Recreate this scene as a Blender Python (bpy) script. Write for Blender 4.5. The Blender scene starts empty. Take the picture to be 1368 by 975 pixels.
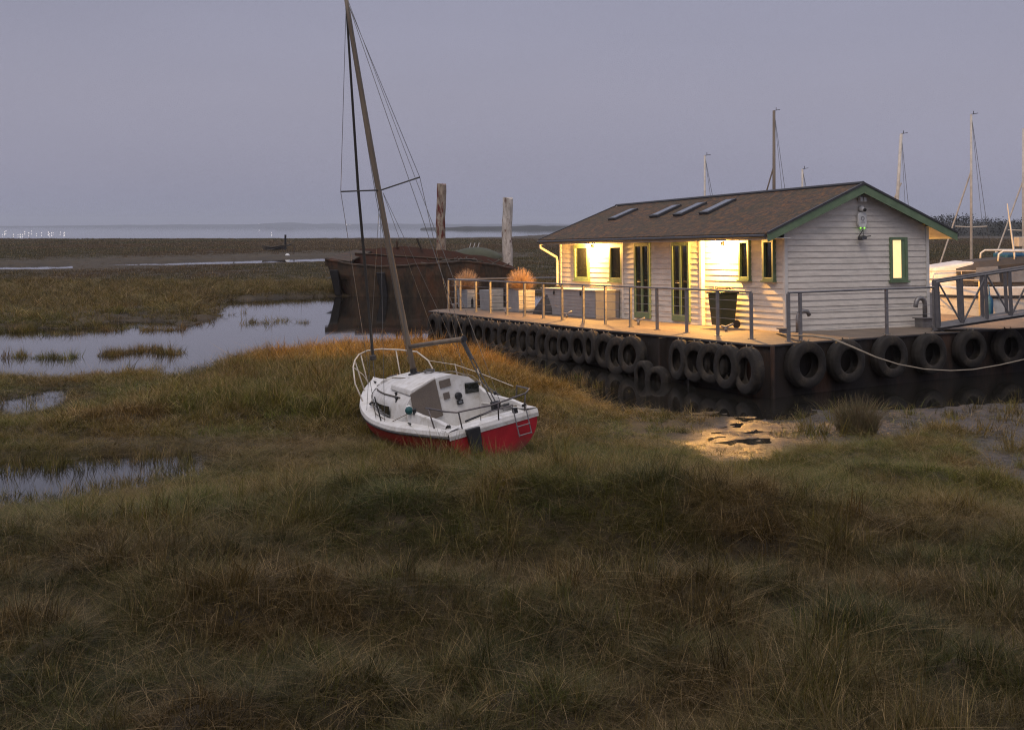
import bpy, math, random
import numpy as np
from mathutils import Vector, Matrix
random.seed(7); rng = np.random.default_rng(11)
R = math.radians
SC = bpy.context.scene
COL = SC.collection
FPX, CX, HY, H = 1700.0, 684.0, 303.0, 3.54      # focal length and horizon in photo pixels, eye height over the water

def unproj(px, py, z=0.0):
    Y = (H - z) * FPX / (py - HY)
    return ((px - CX) / FPX * Y, Y)
def at(px, py, Y):
    return Vector(((px - CX) / FPX * Y, Y, H - (py - HY) / FPX * Y))

# ------------------------------------------------------------------ materials
MATS = {}
def mat(name, col, rough=0.7, metal=0.0, col2=None, scale=6.0, amount=0.5, bump=0.0, bscale=40.0, spec=0.5,
        emit=None, estr=0.0, alpha=None, stretch=(1, 1, 1), col3=None, c3scale=3.0, c3lo=0.5, c3hi=0.6, trans=0.0, ior=1.45, detail=6):
    m = bpy.data.materials.new(name); m.use_nodes = True
    nt = m.node_tree; N = nt.nodes; L = nt.links
    b = N['Principled BSDF']
    b.inputs['Roughness'].default_value = rough; b.inputs['Metallic'].default_value = metal
    b.inputs['Specular IOR Level'].default_value = spec
    b.inputs['IOR'].default_value = ior
    b.inputs['Transmission Weight'].default_value = trans
    tc = N.new('ShaderNodeTexCoord'); mp = N.new('ShaderNodeMapping'); mp.inputs['Scale'].default_value = stretch
    L.new(tc.outputs['Object'], mp.inputs['Vector'])
    if col2 is None:
        col2 = tuple(c * 0.72 for c in col)
    nz = N.new('ShaderNodeTexNoise'); nz.inputs['Scale'].default_value = scale; nz.inputs['Detail'].default_value = detail
    nz.inputs['Roughness'].default_value = 0.65
    L.new(mp.outputs[0], nz.inputs['Vector'])
    rp = N.new('ShaderNodeValToRGB'); rp.color_ramp.elements[0].position = 0.5 - amount / 2 * 0.6; rp.color_ramp.elements[1].position = 0.5 + amount / 2 * 0.6
    rp.color_ramp.elements[0].color = (*col2, 1); rp.color_ramp.elements[1].color = (*col, 1)
    L.new(nz.outputs['Fac'], rp.inputs[0])
    out = rp.outputs[0]
    if col3:
        n3 = N.new('ShaderNodeTexNoise'); n3.inputs['Scale'].default_value = c3scale; n3.inputs['Detail'].default_value = 8; n3.inputs['Roughness'].default_value = 0.7
        L.new(mp.outputs[0], n3.inputs['Vector'])
        mr = N.new('ShaderNodeMapRange'); mr.inputs[1].default_value = c3lo; mr.inputs[2].default_value = c3hi
        L.new(n3.outputs['Fac'], mr.inputs[0])
        mx = N.new('ShaderNodeMix'); mx.data_type = 'RGBA'
        L.new(mr.outputs[0], mx.inputs['Factor']); L.new(out, mx.inputs['A']); mx.inputs['B'].default_value = (*col3, 1)
        out = mx.outputs['Result']
    L.new(out, b.inputs['Base Color'])
    if bump:
        n2 = N.new('ShaderNodeTexNoise'); n2.inputs['Scale'].default_value = bscale; n2.inputs['Detail'].default_value = 5
        L.new(mp.outputs[0], n2.inputs['Vector'])
        bp = N.new('ShaderNodeBump'); bp.inputs['Strength'].default_value = bump; bp.inputs['Distance'].default_value = 0.02
        L.new(n2.outputs['Fac'], bp.inputs['Height']); L.new(bp.outputs[0], b.inputs['Normal'])
    if emit:
        b.inputs['Emission Color'].default_value = (*emit, 1); b.inputs['Emission Strength'].default_value = estr
    if alpha is not None: b.inputs['Alpha'].default_value = alpha
    MATS[name] = m; return m

M = {}
M['board'] = mat('painted_weatherboard', (.70, .65, .575), .55, col2=(.56, .515, .455), scale=2.5, bump=.25, bscale=30, stretch=(1, 1, 4), col3=(.36, .35, .31), c3scale=1.3, c3lo=.50, c3hi=.85)
M['trim'] = mat('white_trim_paint', (.66, .64, .60), .5, scale=3, bump=.1)
M['green'] = mat('sage_green_paint', (.15, .215, .125), .5, col2=(.11, .165, .095), scale=4, bump=.1)
M['shingle'] = None
M['rust'] = mat('rusty_steel', (.075, .050, .030), .85, col2=(.024, .020, .015), scale=2.2, bump=.9, bscale=9, stretch=(1, 1, .45), col3=(.11, .045, .022), c3scale=1.3, c3lo=.5, c3hi=.72)
M['rust_red'] = mat('red_rusted_plate', (.070, .032, .019), .85, col2=(.07, .03, .022), scale=1.5, bump=.5, bscale=9, col3=(.06, .035, .028), c3scale=3, c3lo=.5, c3hi=.62)
M['pontoon'] = mat('tarred_pontoon_steel', (.026, .018, .013), .85, col2=(.010, .008, .007), scale=1.2, bump=.6, bscale=12, stretch=(1, 1, .4), col3=(.085, .042, .024), c3scale=.9, c3lo=.52, c3hi=.7)
M['weedhull'] = mat('algae_stained_steel', (.055, .05, .035), .9, col2=(.035, .032, .024), scale=2, bump=.5, bscale=10)
M['deck'] = mat('weathered_deck_planks', (.19, .145, .105), .75, col2=(.11, .085, .065), scale=5, bump=.35, bscale=25, stretch=(1, .2, 1), col3=(.11, .10, .08), c3scale=2, c3lo=.55, c3hi=.75)
M['tyre'] = mat('old_black_rubber', (.026, .021, .017), .88, col2=(.012, .010, .008), scale=4, bump=.5, bscale=18, col3=(.07, .054, .036), c3scale=2.6, c3lo=.5, c3hi=.72)
M['steel'] = mat('galvanised_steel', (.25, .24, .24), .5, .55, scale=5, bump=.1)
M['wire'] = mat('stainless_wire', (.35, .34, .33), .35, .8)
M['wirerope'] = mat('rigging_wire', (.12, .12, .12), .5, .3)
M['glassdark'] = mat('dark_window_glass', (.02, .022, .02), .06, spec=.8)
M['glasslit'] = mat('lit_window_glass', (.8, .6, .3), .2, emit=(1.0, .64, .29), estr=1.25)
M['skyglass'] = mat('skylight_glass', (.10, .11, .13), .04, spec=1.0, ior=1.9)
M['lead'] = mat('dark_flashing', (.05, .05, .055), .5, scale=6)
M['white'] = mat('white_plastic', (.7, .7, .68), .4)
M['grey'] = mat('grey_painted_panel', (.27, .265, .27), .6, col2=(.22, .215, .22), scale=3, bump=.1)
M['cream'] = mat('cream_panel_and_lit_side', (.5, .47, .42), .6, scale=3, bump=.1)
M['dark'] = mat('black_plastic', (.02, .02, .022), .5)
M['tarp'] = mat('black_tarpaulin', (.03, .026, .024), .55, bump=.8, bscale=7)
M['bin'] = mat('green_bin_plastic', (.03, .042, .02), .45, scale=3)
M['gel'] = mat('white_gelcoat', (.72, .71, .69), .35, col2=(.58, .56, .52), scale=4, col3=(.36, .31, .23), c3scale=3.5, c3lo=.54, c3hi=.8, bump=.1, bscale=60)
M['red'] = mat('red_boat_paint', (.37, .012, .022), .42, col2=(.25, .01, .016), scale=2.5, col3=(.17, .03, .028), c3scale=1.7, c3lo=.55, c3hi=.8, bump=.08)
def mudline(m, z0, z1, colr):
    nt = m.node_tree; N = nt.nodes; L = nt.links; b = N['Principled BSDF']; src = b.inputs['Base Color'].links[0].from_socket
    tc = N.new('ShaderNodeTexCoord'); sp = N.new('ShaderNodeSeparateXYZ'); L.new(tc.outputs['Object'], sp.inputs[0])
    nz = N.new('ShaderNodeTexNoise'); nz.inputs['Scale'].default_value = 3.5; nz.inputs['Detail'].default_value = 8; L.new(tc.outputs['Object'], nz.inputs['Vector'])
    ma = N.new('ShaderNodeMath'); ma.operation = 'MULTIPLY_ADD'; L.new(nz.outputs['Fac'], ma.inputs[0]); ma.inputs[1].default_value = -.45; L.new(sp.outputs['Z'], ma.inputs[2])
    mr = N.new('ShaderNodeMapRange'); mr.inputs[1].default_value = z1 - .22; mr.inputs[2].default_value = z0 - .22; L.new(ma.outputs[0], mr.inputs[0])
    mx = N.new('ShaderNodeMix'); mx.data_type = 'RGBA'; L.new(mr.outputs[0], mx.inputs['Factor']); L.new(src, mx.inputs['A']); mx.inputs['B'].default_value = (*colr, 1); L.new(mx.outputs['Result'], b.inputs['Base Color'])
mudline(M['red'], .18, .42, (.10, .035, .028))
M['taupe'] = mat('brown_weathered_board', (.155, .125, .10), .75, col2=(.12, .10, .085), scale=5, bump=.2)
M['spar'] = mat('weathered_spar', (.21, .165, .12), .6, col2=(.13, .10, .075), scale=2, stretch=(3, 3, .4), bump=.2)
M['spardark'] = mat('dark_furled_sail', (.06, .055, .05), .8, scale=4)
M['rail'] = mat('white_coated_rail', (.62, .55, .46), .4)
M['raildull'] = mat('tarnished_tube', (.16, .14, .14), .4, .6)
M['rope'] = mat('old_rope', (.24, .20, .15), .9, bump=.5, bscale=90)
M['ropegrey'] = mat('grey_rope', (.16, .155, .15), .9, bump=.5, bscale=90)
M['teal'] = mat('teal_cover', (.01, .08, .085), .6)
M['pile'] = mat('peeling_white_pile', (.62, .56, .50), .85, col2=(.30, .26, .22), scale=3, bump=.6, bscale=10, stretch=(2, 2, .7), col3=(.10, .045, .03), c3scale=2.4, c3lo=.57, c3hi=.61)
M['pilebrown'] = mat('peeling_brown_pile', (.40, .33, .25), .85, col2=(.17, .13, .10), scale=3, bump=.6, bscale=10, stretch=(2, 2, .7), col3=(.12, .03, .02), c3scale=1.9, c3lo=.5, c3hi=.57)
M['canvas'] = mat('dark_boat_canvas', (.055, .05, .048), .8, bump=.3, bscale=8)
M['vinyl'] = mat('clear_vinyl_window', (.20, .21, .23), .15)
M['blue'] = mat('blue_cover', (.015, .09, .19), .6)
M['olive'] = mat('olive_hull', (.07, .075, .045), .7, scale=2, bump=.3)
M['plume'] = mat('dry_plume_grass', (.66, .44, .26), .8, col2=(.45, .27, .15), scale=9)
M['reed'] = mat('tussock_blades', (.11, .10, .045), .8, col2=(.15, .10, .05), scale=7)
M['far_lamp'] = mat('distant_lamp', (.9, .85, .8), .5, emit=(1, .88, .80), estr=6.0)
M['bulb'] = mat('lamp_bulb', (1, .9, .7), .5, emit=(1, .72, .35), estr=14)
MATS['lamp_bulb'].cycles.emission_sampling = 'NONE'; MATS['lit_window_glass'].cycles.emission_sampling = 'NONE'; MATS['distant_lamp'].cycles.emission_sampling = 'NONE'
M['ledgreen'] = mat('green_led', (.3, .9, .1), .5, emit=(.35, 1, .1), estr=.9)
M['ledgreen'].cycles.emission_sampling = 'NONE'
M['wood_far'] = mat('far_wood_foliage', (.035, .033, .028), .9, col2=(.03, .032, .026), scale=.15)
M['hill'] = mat('distant_hill', (.045, .055, .075), .95, scale=.002)
M['bark'] = mat('old_timber', (.10, .085, .07), .9, bump=.5, bscale=8)

def shingle_mat():
    m = bpy.data.materials.new('mossy_shingles'); m.use_nodes = True; nt = m.node_tree; N = nt.nodes; L = nt.links; b = N['Principled BSDF']
    b.inputs['Roughness'].default_value = .92
    tc = N.new('ShaderNodeTexCoord'); mp = N.new('ShaderNodeMapping'); L.new(tc.outputs['UV'], mp.inputs[0])
    br = N.new('ShaderNodeTexBrick'); br.inputs['Scale'].default_value = 1.0; br.inputs['Brick Width'].default_value = .17; br.inputs['Row Height'].default_value = .12
    br.inputs['Mortar Size'].default_value = .008; br.inputs['Color1'].default_value = (.080, .055, .036, 1); br.inputs['Color2'].default_value = (.036, .028, .022, 1)
    br.inputs['Mortar'].default_value = (.03, .024, .02, 1); br.inputs['Bias'].default_value = 0
    L.new(mp.outputs[0], br.inputs['Vector'])
    nz = N.new('ShaderNodeTexNoise'); nz.inputs['Scale'].default_value = 5; nz.inputs['Detail'].default_value = 9; nz.inputs['Roughness'].default_value = .75; L.new(mp.outputs[0], nz.inputs['Vector'])
    mr = N.new('ShaderNodeMapRange'); mr.inputs[1].default_value = .46; mr.inputs[2].default_value = .66; L.new(nz.outputs['Fac'], mr.inputs[0])
    mx = N.new('ShaderNodeMix'); mx.data_type = 'RGBA'; L.new(mr.outputs[0], mx.inputs['Factor']); L.new(br.outputs['Color'], mx.inputs['A']); mx.inputs['B'].default_value = (.21, .09, .028, 1)
    n2 = N.new('ShaderNodeTexNoise'); n2.inputs['Scale'].default_value = .8; n2.inputs['Detail'].default_value = 4; L.new(mp.outputs[0], n2.inputs['Vector'])
    m2 = N.new('ShaderNodeMapRange'); m2.inputs[1].default_value = .4; m2.inputs[2].default_value = .7; m2.inputs[4].default_value = .6; L.new(n2.outputs['Fac'], m2.inputs[0])
    mx2 = N.new('ShaderNodeMix'); mx2.data_type = 'RGBA'; L.new(m2.outputs[0], mx2.inputs['Factor']); L.new(mx.outputs['Result'], mx2.inputs['A']); mx2.inputs['B'].default_value = (.045, .042, .022, 1)
    L.new(mx2.outputs['Result'], b.inputs['Base Color'])
    bp = N.new('ShaderNodeBump'); bp.inputs['Strength'].default_value = .8; bp.inputs['Distance'].default_value = .02; L.new(br.outputs['Fac'], bp.inputs['Height']); bp.invert = True
    bp2 = N.new('ShaderNodeBump'); bp2.inputs['Strength'].default_value = .7; bp2.inputs['Distance'].default_value = .02; L.new(nz.outputs['Fac'], bp2.inputs['Height']); L.new(bp.outputs[0], bp2.inputs['Normal'])
    L.new(bp2.outputs[0], b.inputs['Normal']); return m
M['shingle'] = shingle_mat()

# ------------------------------------------------------------------ mesh builder
class MB:
    def __init__(s): s.v = []; s.f = []; s.uv = {}
    def add(s, vs, fs):
        o = len(s.v); s.v += [Vector(p) for p in vs]; s.f += [tuple(i + o for i in f) for f in fs]; return s
    def bx(s, x0, x1, y0, y1, z0, z1):
        return s.add([(x0, y0, z0), (x1, y0, z0), (x1, y1, z0), (x0, y1, z0), (x0, y0, z1), (x1, y0, z1), (x1, y1, z1), (x0, y1, z1)],
                     [(0, 3, 2, 1), (4, 5, 6, 7), (0, 1, 5, 4), (1, 2, 6, 5), (2, 3, 7, 6), (3, 0, 4, 7)])
    def hexa(s, p):   # 8 points, bottom loop then top loop
        return s.add(p, [(0, 3, 2, 1), (4, 5, 6, 7), (0, 1, 5, 4), (1, 2, 6, 5), (2, 3, 7, 6), (3, 0, 4, 7)])
    def tube(s, pts, r, n=8, closed=False, flat=None):
        pts = [Vector(p) for p in pts]; m = len(pts)
        rr = r if isinstance(r, (list, tuple)) else [r] * m
        o = len(s.v); prev = None
        for i, p in enumerate(pts):
            a = pts[i - 1] if (i > 0 or closed) else p; b = pts[(i + 1) % m] if (i < m - 1 or closed) else p
            t = (b - a); t = t.normalized() if t.length > 1e-9 else Vector((0, 0, 1))
            if prev is None:
                ref = Vector((0, 0, 1)) if abs(t.z) < .9 else Vector((1, 0, 0)); nrm = t.cross(ref).normalized()
            else:
                nrm = (prev - t * prev.dot(t)); nrm = nrm.normalized() if nrm.length > 1e-6 else prev
            prev = nrm; bi = t.cross(nrm)
            for k in range(n):
                a_ = 2 * math.pi * k / n
                s.v.append(p + nrm * math.cos(a_) * rr[i] + bi * math.sin(a_) * rr[i] * (flat or 1))
        seg = m if closed else m - 1
        for i in range(seg):
            j = (i + 1) % m
            for k in range(n):
                s.f.append((o + i * n + k, o + i * n + (k + 1) % n, o + j * n + (k + 1) % n, o + j * n + k))
        if not closed:
            s.f.append(tuple(o + k for k in range(n))[::-1]); s.f.append(tuple(o + (m - 1) * n + k for k in range(n)))
        return s
    def lathe(s, prof, c, axis='z', n=24, closed=False):
        o = len(s.v); c = Vector(c)
        ax = axis if isinstance(axis, Vector) else {'x': Vector((1, 0, 0)), 'y': Vector((0, 1, 0)), 'z': Vector((0, 0, 1))}[axis]
        ax = ax.normalized(); ref = Vector((0, 0, 1)) if abs(ax.z) < .9 else Vector((1, 0, 0)); e1 = ax.cross(ref).normalized(); e2 = ax.cross(e1)
        for (r_, h_) in prof:
            for k in range(n):
                a = 2 * math.pi * k / n
                s.v.append(c + ax * h_ + (e1 * math.cos(a) + e2 * math.sin(a)) * r_)
        m = len(prof)
        for i in range(m if closed else m - 1):
            j = (i + 1) % m
            for k in range(n):
                s.f.append((o + i * n + k, o + i * n + (k + 1) % n, o + j * n + (k + 1) % n, o + j * n + k))
        if not closed:
            s.f.append(tuple(o + k for k in range(n))[::-1]); s.f.append(tuple(o + (m - 1) * n + k for k in range(n)))
        return s
    def ball(s, c, r, n=12, sz=1.0):
        prof = [(max(r * math.sin(math.pi * i / 8), 1e-4), -r * math.cos(math.pi * i / 8) * sz) for i in range(9)]
        return s.lathe(prof, c, 'z', n)
    def prism(s, poly, a0, a1, f):     # poly of 2d points, f(u, v, a) -> 3d
        n = len(poly)
        return s.add([f(u, v, a0) for u, v in poly] + [f(u, v, a1) for u, v in poly],
                     [tuple(range(n))[::-1], tuple(range(n, 2 * n))] + [(i, (i + 1) % n, n + (i + 1) % n, n + i) for i in range(n)])
    def loft(s, rings, closed=False, cap=False):
        n = len(rings[0]); o = len(s.v)
        for r_ in rings: s.v += [Vector(p) for p in r_]
        for i in range(len(rings) - 1):
            for k in range(n if closed else n - 1):
                k2 = (k + 1) % n
                s.f.append((o + i * n + k, o + i * n + k2, o + (i + 1) * n + k2, o + (i + 1) * n + k))
        if cap:
            s.f.append(tuple(o + k for k in range(n))[::-1]); s.f.append(tuple(o + (len(rings) - 1) * n + k for k in range(n)))
        return s

def mkmesh(name, mb, m, off=Vector((0, 0, 0)), smooth=False, fixn=True):
    me = bpy.data.meshes.new(name)
    me.from_pydata([tuple(v - off) for v in mb.v], [], mb.f)
    if fixn:
        import bmesh
        bm = bmesh.new(); bm.from_mesh(me); bmesh.ops.recalc_face_normals(bm, faces=bm.faces); bm.to_mesh(me); bm.free()
    me.materials.append(m)
    if smooth:
        me.polygons.foreach_set('use_smooth', [True] * len(me.polygons))
    me.update(); return me

def tag(o, label=None, cat=None, group=None, kind=None):
    if label: o['label'] = label
    if cat: o['category'] = cat
    if group: o['group'] = group
    if kind: o['kind'] = kind
    return o

class Thing:
    def __init__(s, name, label, cat, base=(0, 0, 0), frame=None, group=None):
        s.o = bpy.data.objects.new(name, None); COL.objects.link(s.o); s.o.empty_display_size = .2
        s.base = Vector(base); s.frame = frame or Matrix.Identity(4)
        s.o.matrix_world = s.frame @ Matrix.Translation(s.base); tag(s.o, label, cat, group)
    def part(s, name, mb, m, parent=None, smooth=False, bevel=0, label=None, angle=40):
        me = mkmesh(name, mb, m, s.base, smooth)
        ob = bpy.data.objects.new(name, me); COL.objects.link(ob); ob.parent = parent or s.o
        if bevel:
            md = ob.modifiers.new('bevel', 'BEVEL'); md.width = bevel; md.segments = 2; md.limit_method = 'ANGLE'; md.angle_limit = R(angle)
        if label: ob['label'] = label
        return ob

def single(name, mb, m, label, cat, base=(0, 0, 0), frame=None, group=None, smooth=False, bevel=0, kind=None):
    base = Vector(base); me = mkmesh(name, mb, m, base, smooth)
    ob = bpy.data.objects.new(name, me); COL.objects.link(ob); ob.matrix_world = (frame or Matrix.Identity(4)) @ Matrix.Translation(base)
    if bevel:
        md = ob.modifiers.new('bevel', 'BEVEL'); md.width = bevel; md.segments = 2; md.limit_method = 'ANGLE'
    tag(ob, label, cat, group, kind); return ob

def copy_tree(o, parent=None):
    c = o.copy(); COL.objects.link(c)
    if parent: c.parent = parent
    for ch in list(o.children): copy_tree(ch, c)
    return c

# ------------------------------------------------------------------ houseboat frame (x = along the gable, y = away along the side, z = up)
CAMP = Vector((0, 0, H))
C0 = CAMP + Vector(((1050 - CX) / FPX, 1, -(438.3 - HY) / FPX)) * 30.4
U = Vector((-774, 1700, -42)).normalized(); V = Vector((1700, 774, 0)).normalized(); NN = V.cross(U)
F = Matrix(((V.x, U.x, NN.x, C0.x), (V.y, U.y, NN.y, C0.y), (V.z, U.z, NN.z, C0.z), (0, 0, 0, 1)))
Fi = F.inverted(); Fo = Fi @ CAMP; Fr = Fi.to_3x3()
def fhit(px, py, ax, val=0.0):
    d = Fr @ Vector(((px - CX) / FPX, 1, -(py - HY) / FPX)); t = (val - Fo[ax]) / d[ax]; return Fo + d * t
def fp(x, y, z): return F @ Vector((x, y, z))

# ================================================================== TERRAIN
def vnoise(x, y, seed=0):
    xi = np.floor(x).astype(np.int64); yi = np.floor(y).astype(np.int64); xf = x - xi; yf = y - yi
    def hsh(a, b):
        n = (a * 374761393 + b * 668265263 + seed * 1442695041) & 0xffffffff
        n = ((n ^ (n >> 13)) * 1274126177) & 0xffffffff
        return ((n ^ (n >> 16)) & 0xffff) / 65535.0
    u = xf * xf * (3 - 2 * xf); w = yf * yf * (3 - 2 * yf)
    return (hsh(xi, yi) * (1 - u) + hsh(xi + 1, yi) * u) * (1 - w) + (hsh(xi, yi + 1) * (1 - u) + hsh(xi + 1, yi + 1) * u) * w
def fbm(x, y, o=4, seed=0):
    s = 0; a = 1; t = 0
    for i in range(o):
        s = s + a * vnoise(x * 2 ** i + 17.3 * i, y * 2 ** i - 9.1 * i, seed + i); t += a; a *= .5
    return s / t
def worley(x, y, c, seed=0):
    xs = x / c; ys = y / c; xi = np.floor(xs).astype(np.int64); yi = np.floor(ys).astype(np.int64); best = np.full(x.shape, 9.0); cid = np.zeros(x.shape); bx = np.zeros(x.shape); by = np.zeros(x.shape)
    def hsh(a, b, k):
        n = (a * 374761393 + b * 668265263 + (seed * 7 + k) * 1274126177) & 0xffffffff
        n = ((n ^ (n >> 13)) * 1103515245) & 0xffffffff
        return ((n ^ (n >> 15)) & 0xffff) / 65535.0
    for i in (-1, 0, 1):
        for j in (-1, 0, 1):
            a, b = xi + i, yi + j; px = a + hsh(a, b, 1); py = b + hsh(a, b, 2); d = np.hypot(xs - px, ys - py) / (.55 + .75 * hsh(a, b, 4))
            m = d < best; best = np.where(m, d, best); cid = np.where(m, hsh(a, b, 3), cid); bx = np.where(m, xs - px, bx); by = np.where(m, ys - py, by)
    return best, cid, bx * c, by * c
def P(lst, z=0.0):
    return [unproj(p[0], p[1], p[2] if len(p) > 2 else z) for p in lst]
G = .42
CREEK = P([(-420, 486, G), (0, 481, G), (60, 483, G), (126, 480, G), (170, 474, G), (210, 470, G), (242, 482, G), (256, 492, G), (262, 486, G), (268, 473, G), (305, 464, G), (351, 460, G), (400, 456, G), (449, 451, G), (520, 447, G),
           (580, 447, .3), (620, 457, .35), (660, 468, .35), (710, 482, .35), (760, 496, .35), (800, 510, .35), (835, 528, .3), (860, 538, .15), (900, 546, .05), (950, 551, .03), (1000, 554, .02), (1034, 556, .02), (1068, 550, .02), (1101, 546, .02), (1172, 543, .02), (1250, 542, .02), (1310, 538, .02), (1368, 531, .02), (1900, 520, .02),
           (1900, 382), (1368, 380), (1000, 383), (700, 389), (640, 392), (560, 393), (452, 395.5), (380, 398), (302, 401.5), (291, 408), (296, 418), (284, 425), (262, 430), (242, 433), (200, 430), (158, 429), (133, 434), (122, 441), (85, 440), (46, 437), (0, 441), (-420, 447)])
POOL1 = P([(-300, 630), (-60, 621), (60, 617), (150, 612), (262, 604), (285, 609), (275, 617, .2), (235, 628, .2), (160, 640, .2), (90, 650, .2), (0, 659, .2), (-300, 680, .2)])
POOL2 = P([(-200, 535), (0, 535), (45, 530), (76, 521), (68, 528, .1), (56, 534, .2), (20, 545, .2), (-200, 556, .2)])
PUDDLE = P([(825, 546), (860, 541), (900, 543), (985, 552), (1050, 564), (1066, 576), (1045, 585, .03), (1015, 592, .08), (962, 590, .15), (940, 578, .2), (890, 572, .25), (835, 560, .25)])
SEEP = P([(200, 478), (252, 492), (262, 500), (240, 503), (215, 492), (150, 489), (140, 484)], .1)
FAR = [P([(-400, 359, .33), (0, 357.0, .33), (60, 356.5, .33), (100, 355.2, .3), (97, 353.8), (50, 354.6), (0, 355.2), (-400, 357)]),
       P([(145, 352.6, .28), (240, 351, .34), (330, 348.9, .36), (400, 346.6, .36), (460, 344.9, .36), (600, 343, .36), (600, 341.5), (460, 343.2), (400, 345), (330, 347.2), (240, 349.6), (145, 351.6)])]
MUD = P([(985, 562), (1034, 552), (1101, 543), (1172, 540), (1250, 539), (1310, 535), (1368, 528), (1900, 518), (1900, 690, .4), (1450, 650, .4), (1368, 628, .4), (1300, 606, .4), (1290, 590, .4), (1300, 572, .4), (1290, 556, .35), (1255, 552, .35), (1200, 562, .35), (1160, 570, .35), (1110, 576, .35), (1080, 588, .3), (1030, 600, .3), (950, 604, .35), (925, 585, .35), (900, 566, .35)])

def sdist(x, y, poly):
    """signed distance, negative inside"""
    p = np.array(poly); q = np.roll(p, -1, 0); d = np.full(x.shape, 1e18); ins = np.zeros(x.shape, bool)
    for (ax, ay), (bx_, by_) in zip(p, q):
        ex, ey = bx_ - ax, by_ - ay; wx, wy = x - ax, y - ay
        t = np.clip((wx * ex + wy * ey) / (ex * ex + ey * ey + 1e-12), 0, 1)
        d = np.minimum(d, (wx - t * ex) ** 2 + (wy - t * ey) ** 2)
        c = ((ay > y) != (by_ > y)); xx = ax + (y - ay) * ex / (ey if abs(ey) > 1e-12 else 1e-12)
        ins ^= (c & (x < xx))
    d = np.sqrt(d); return np.where(ins, -d, d)
def sstep(a, b, x):
    t = np.clip((x - a) / (b - a), 0, 1); return t * t * (3 - 2 * t)
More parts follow.
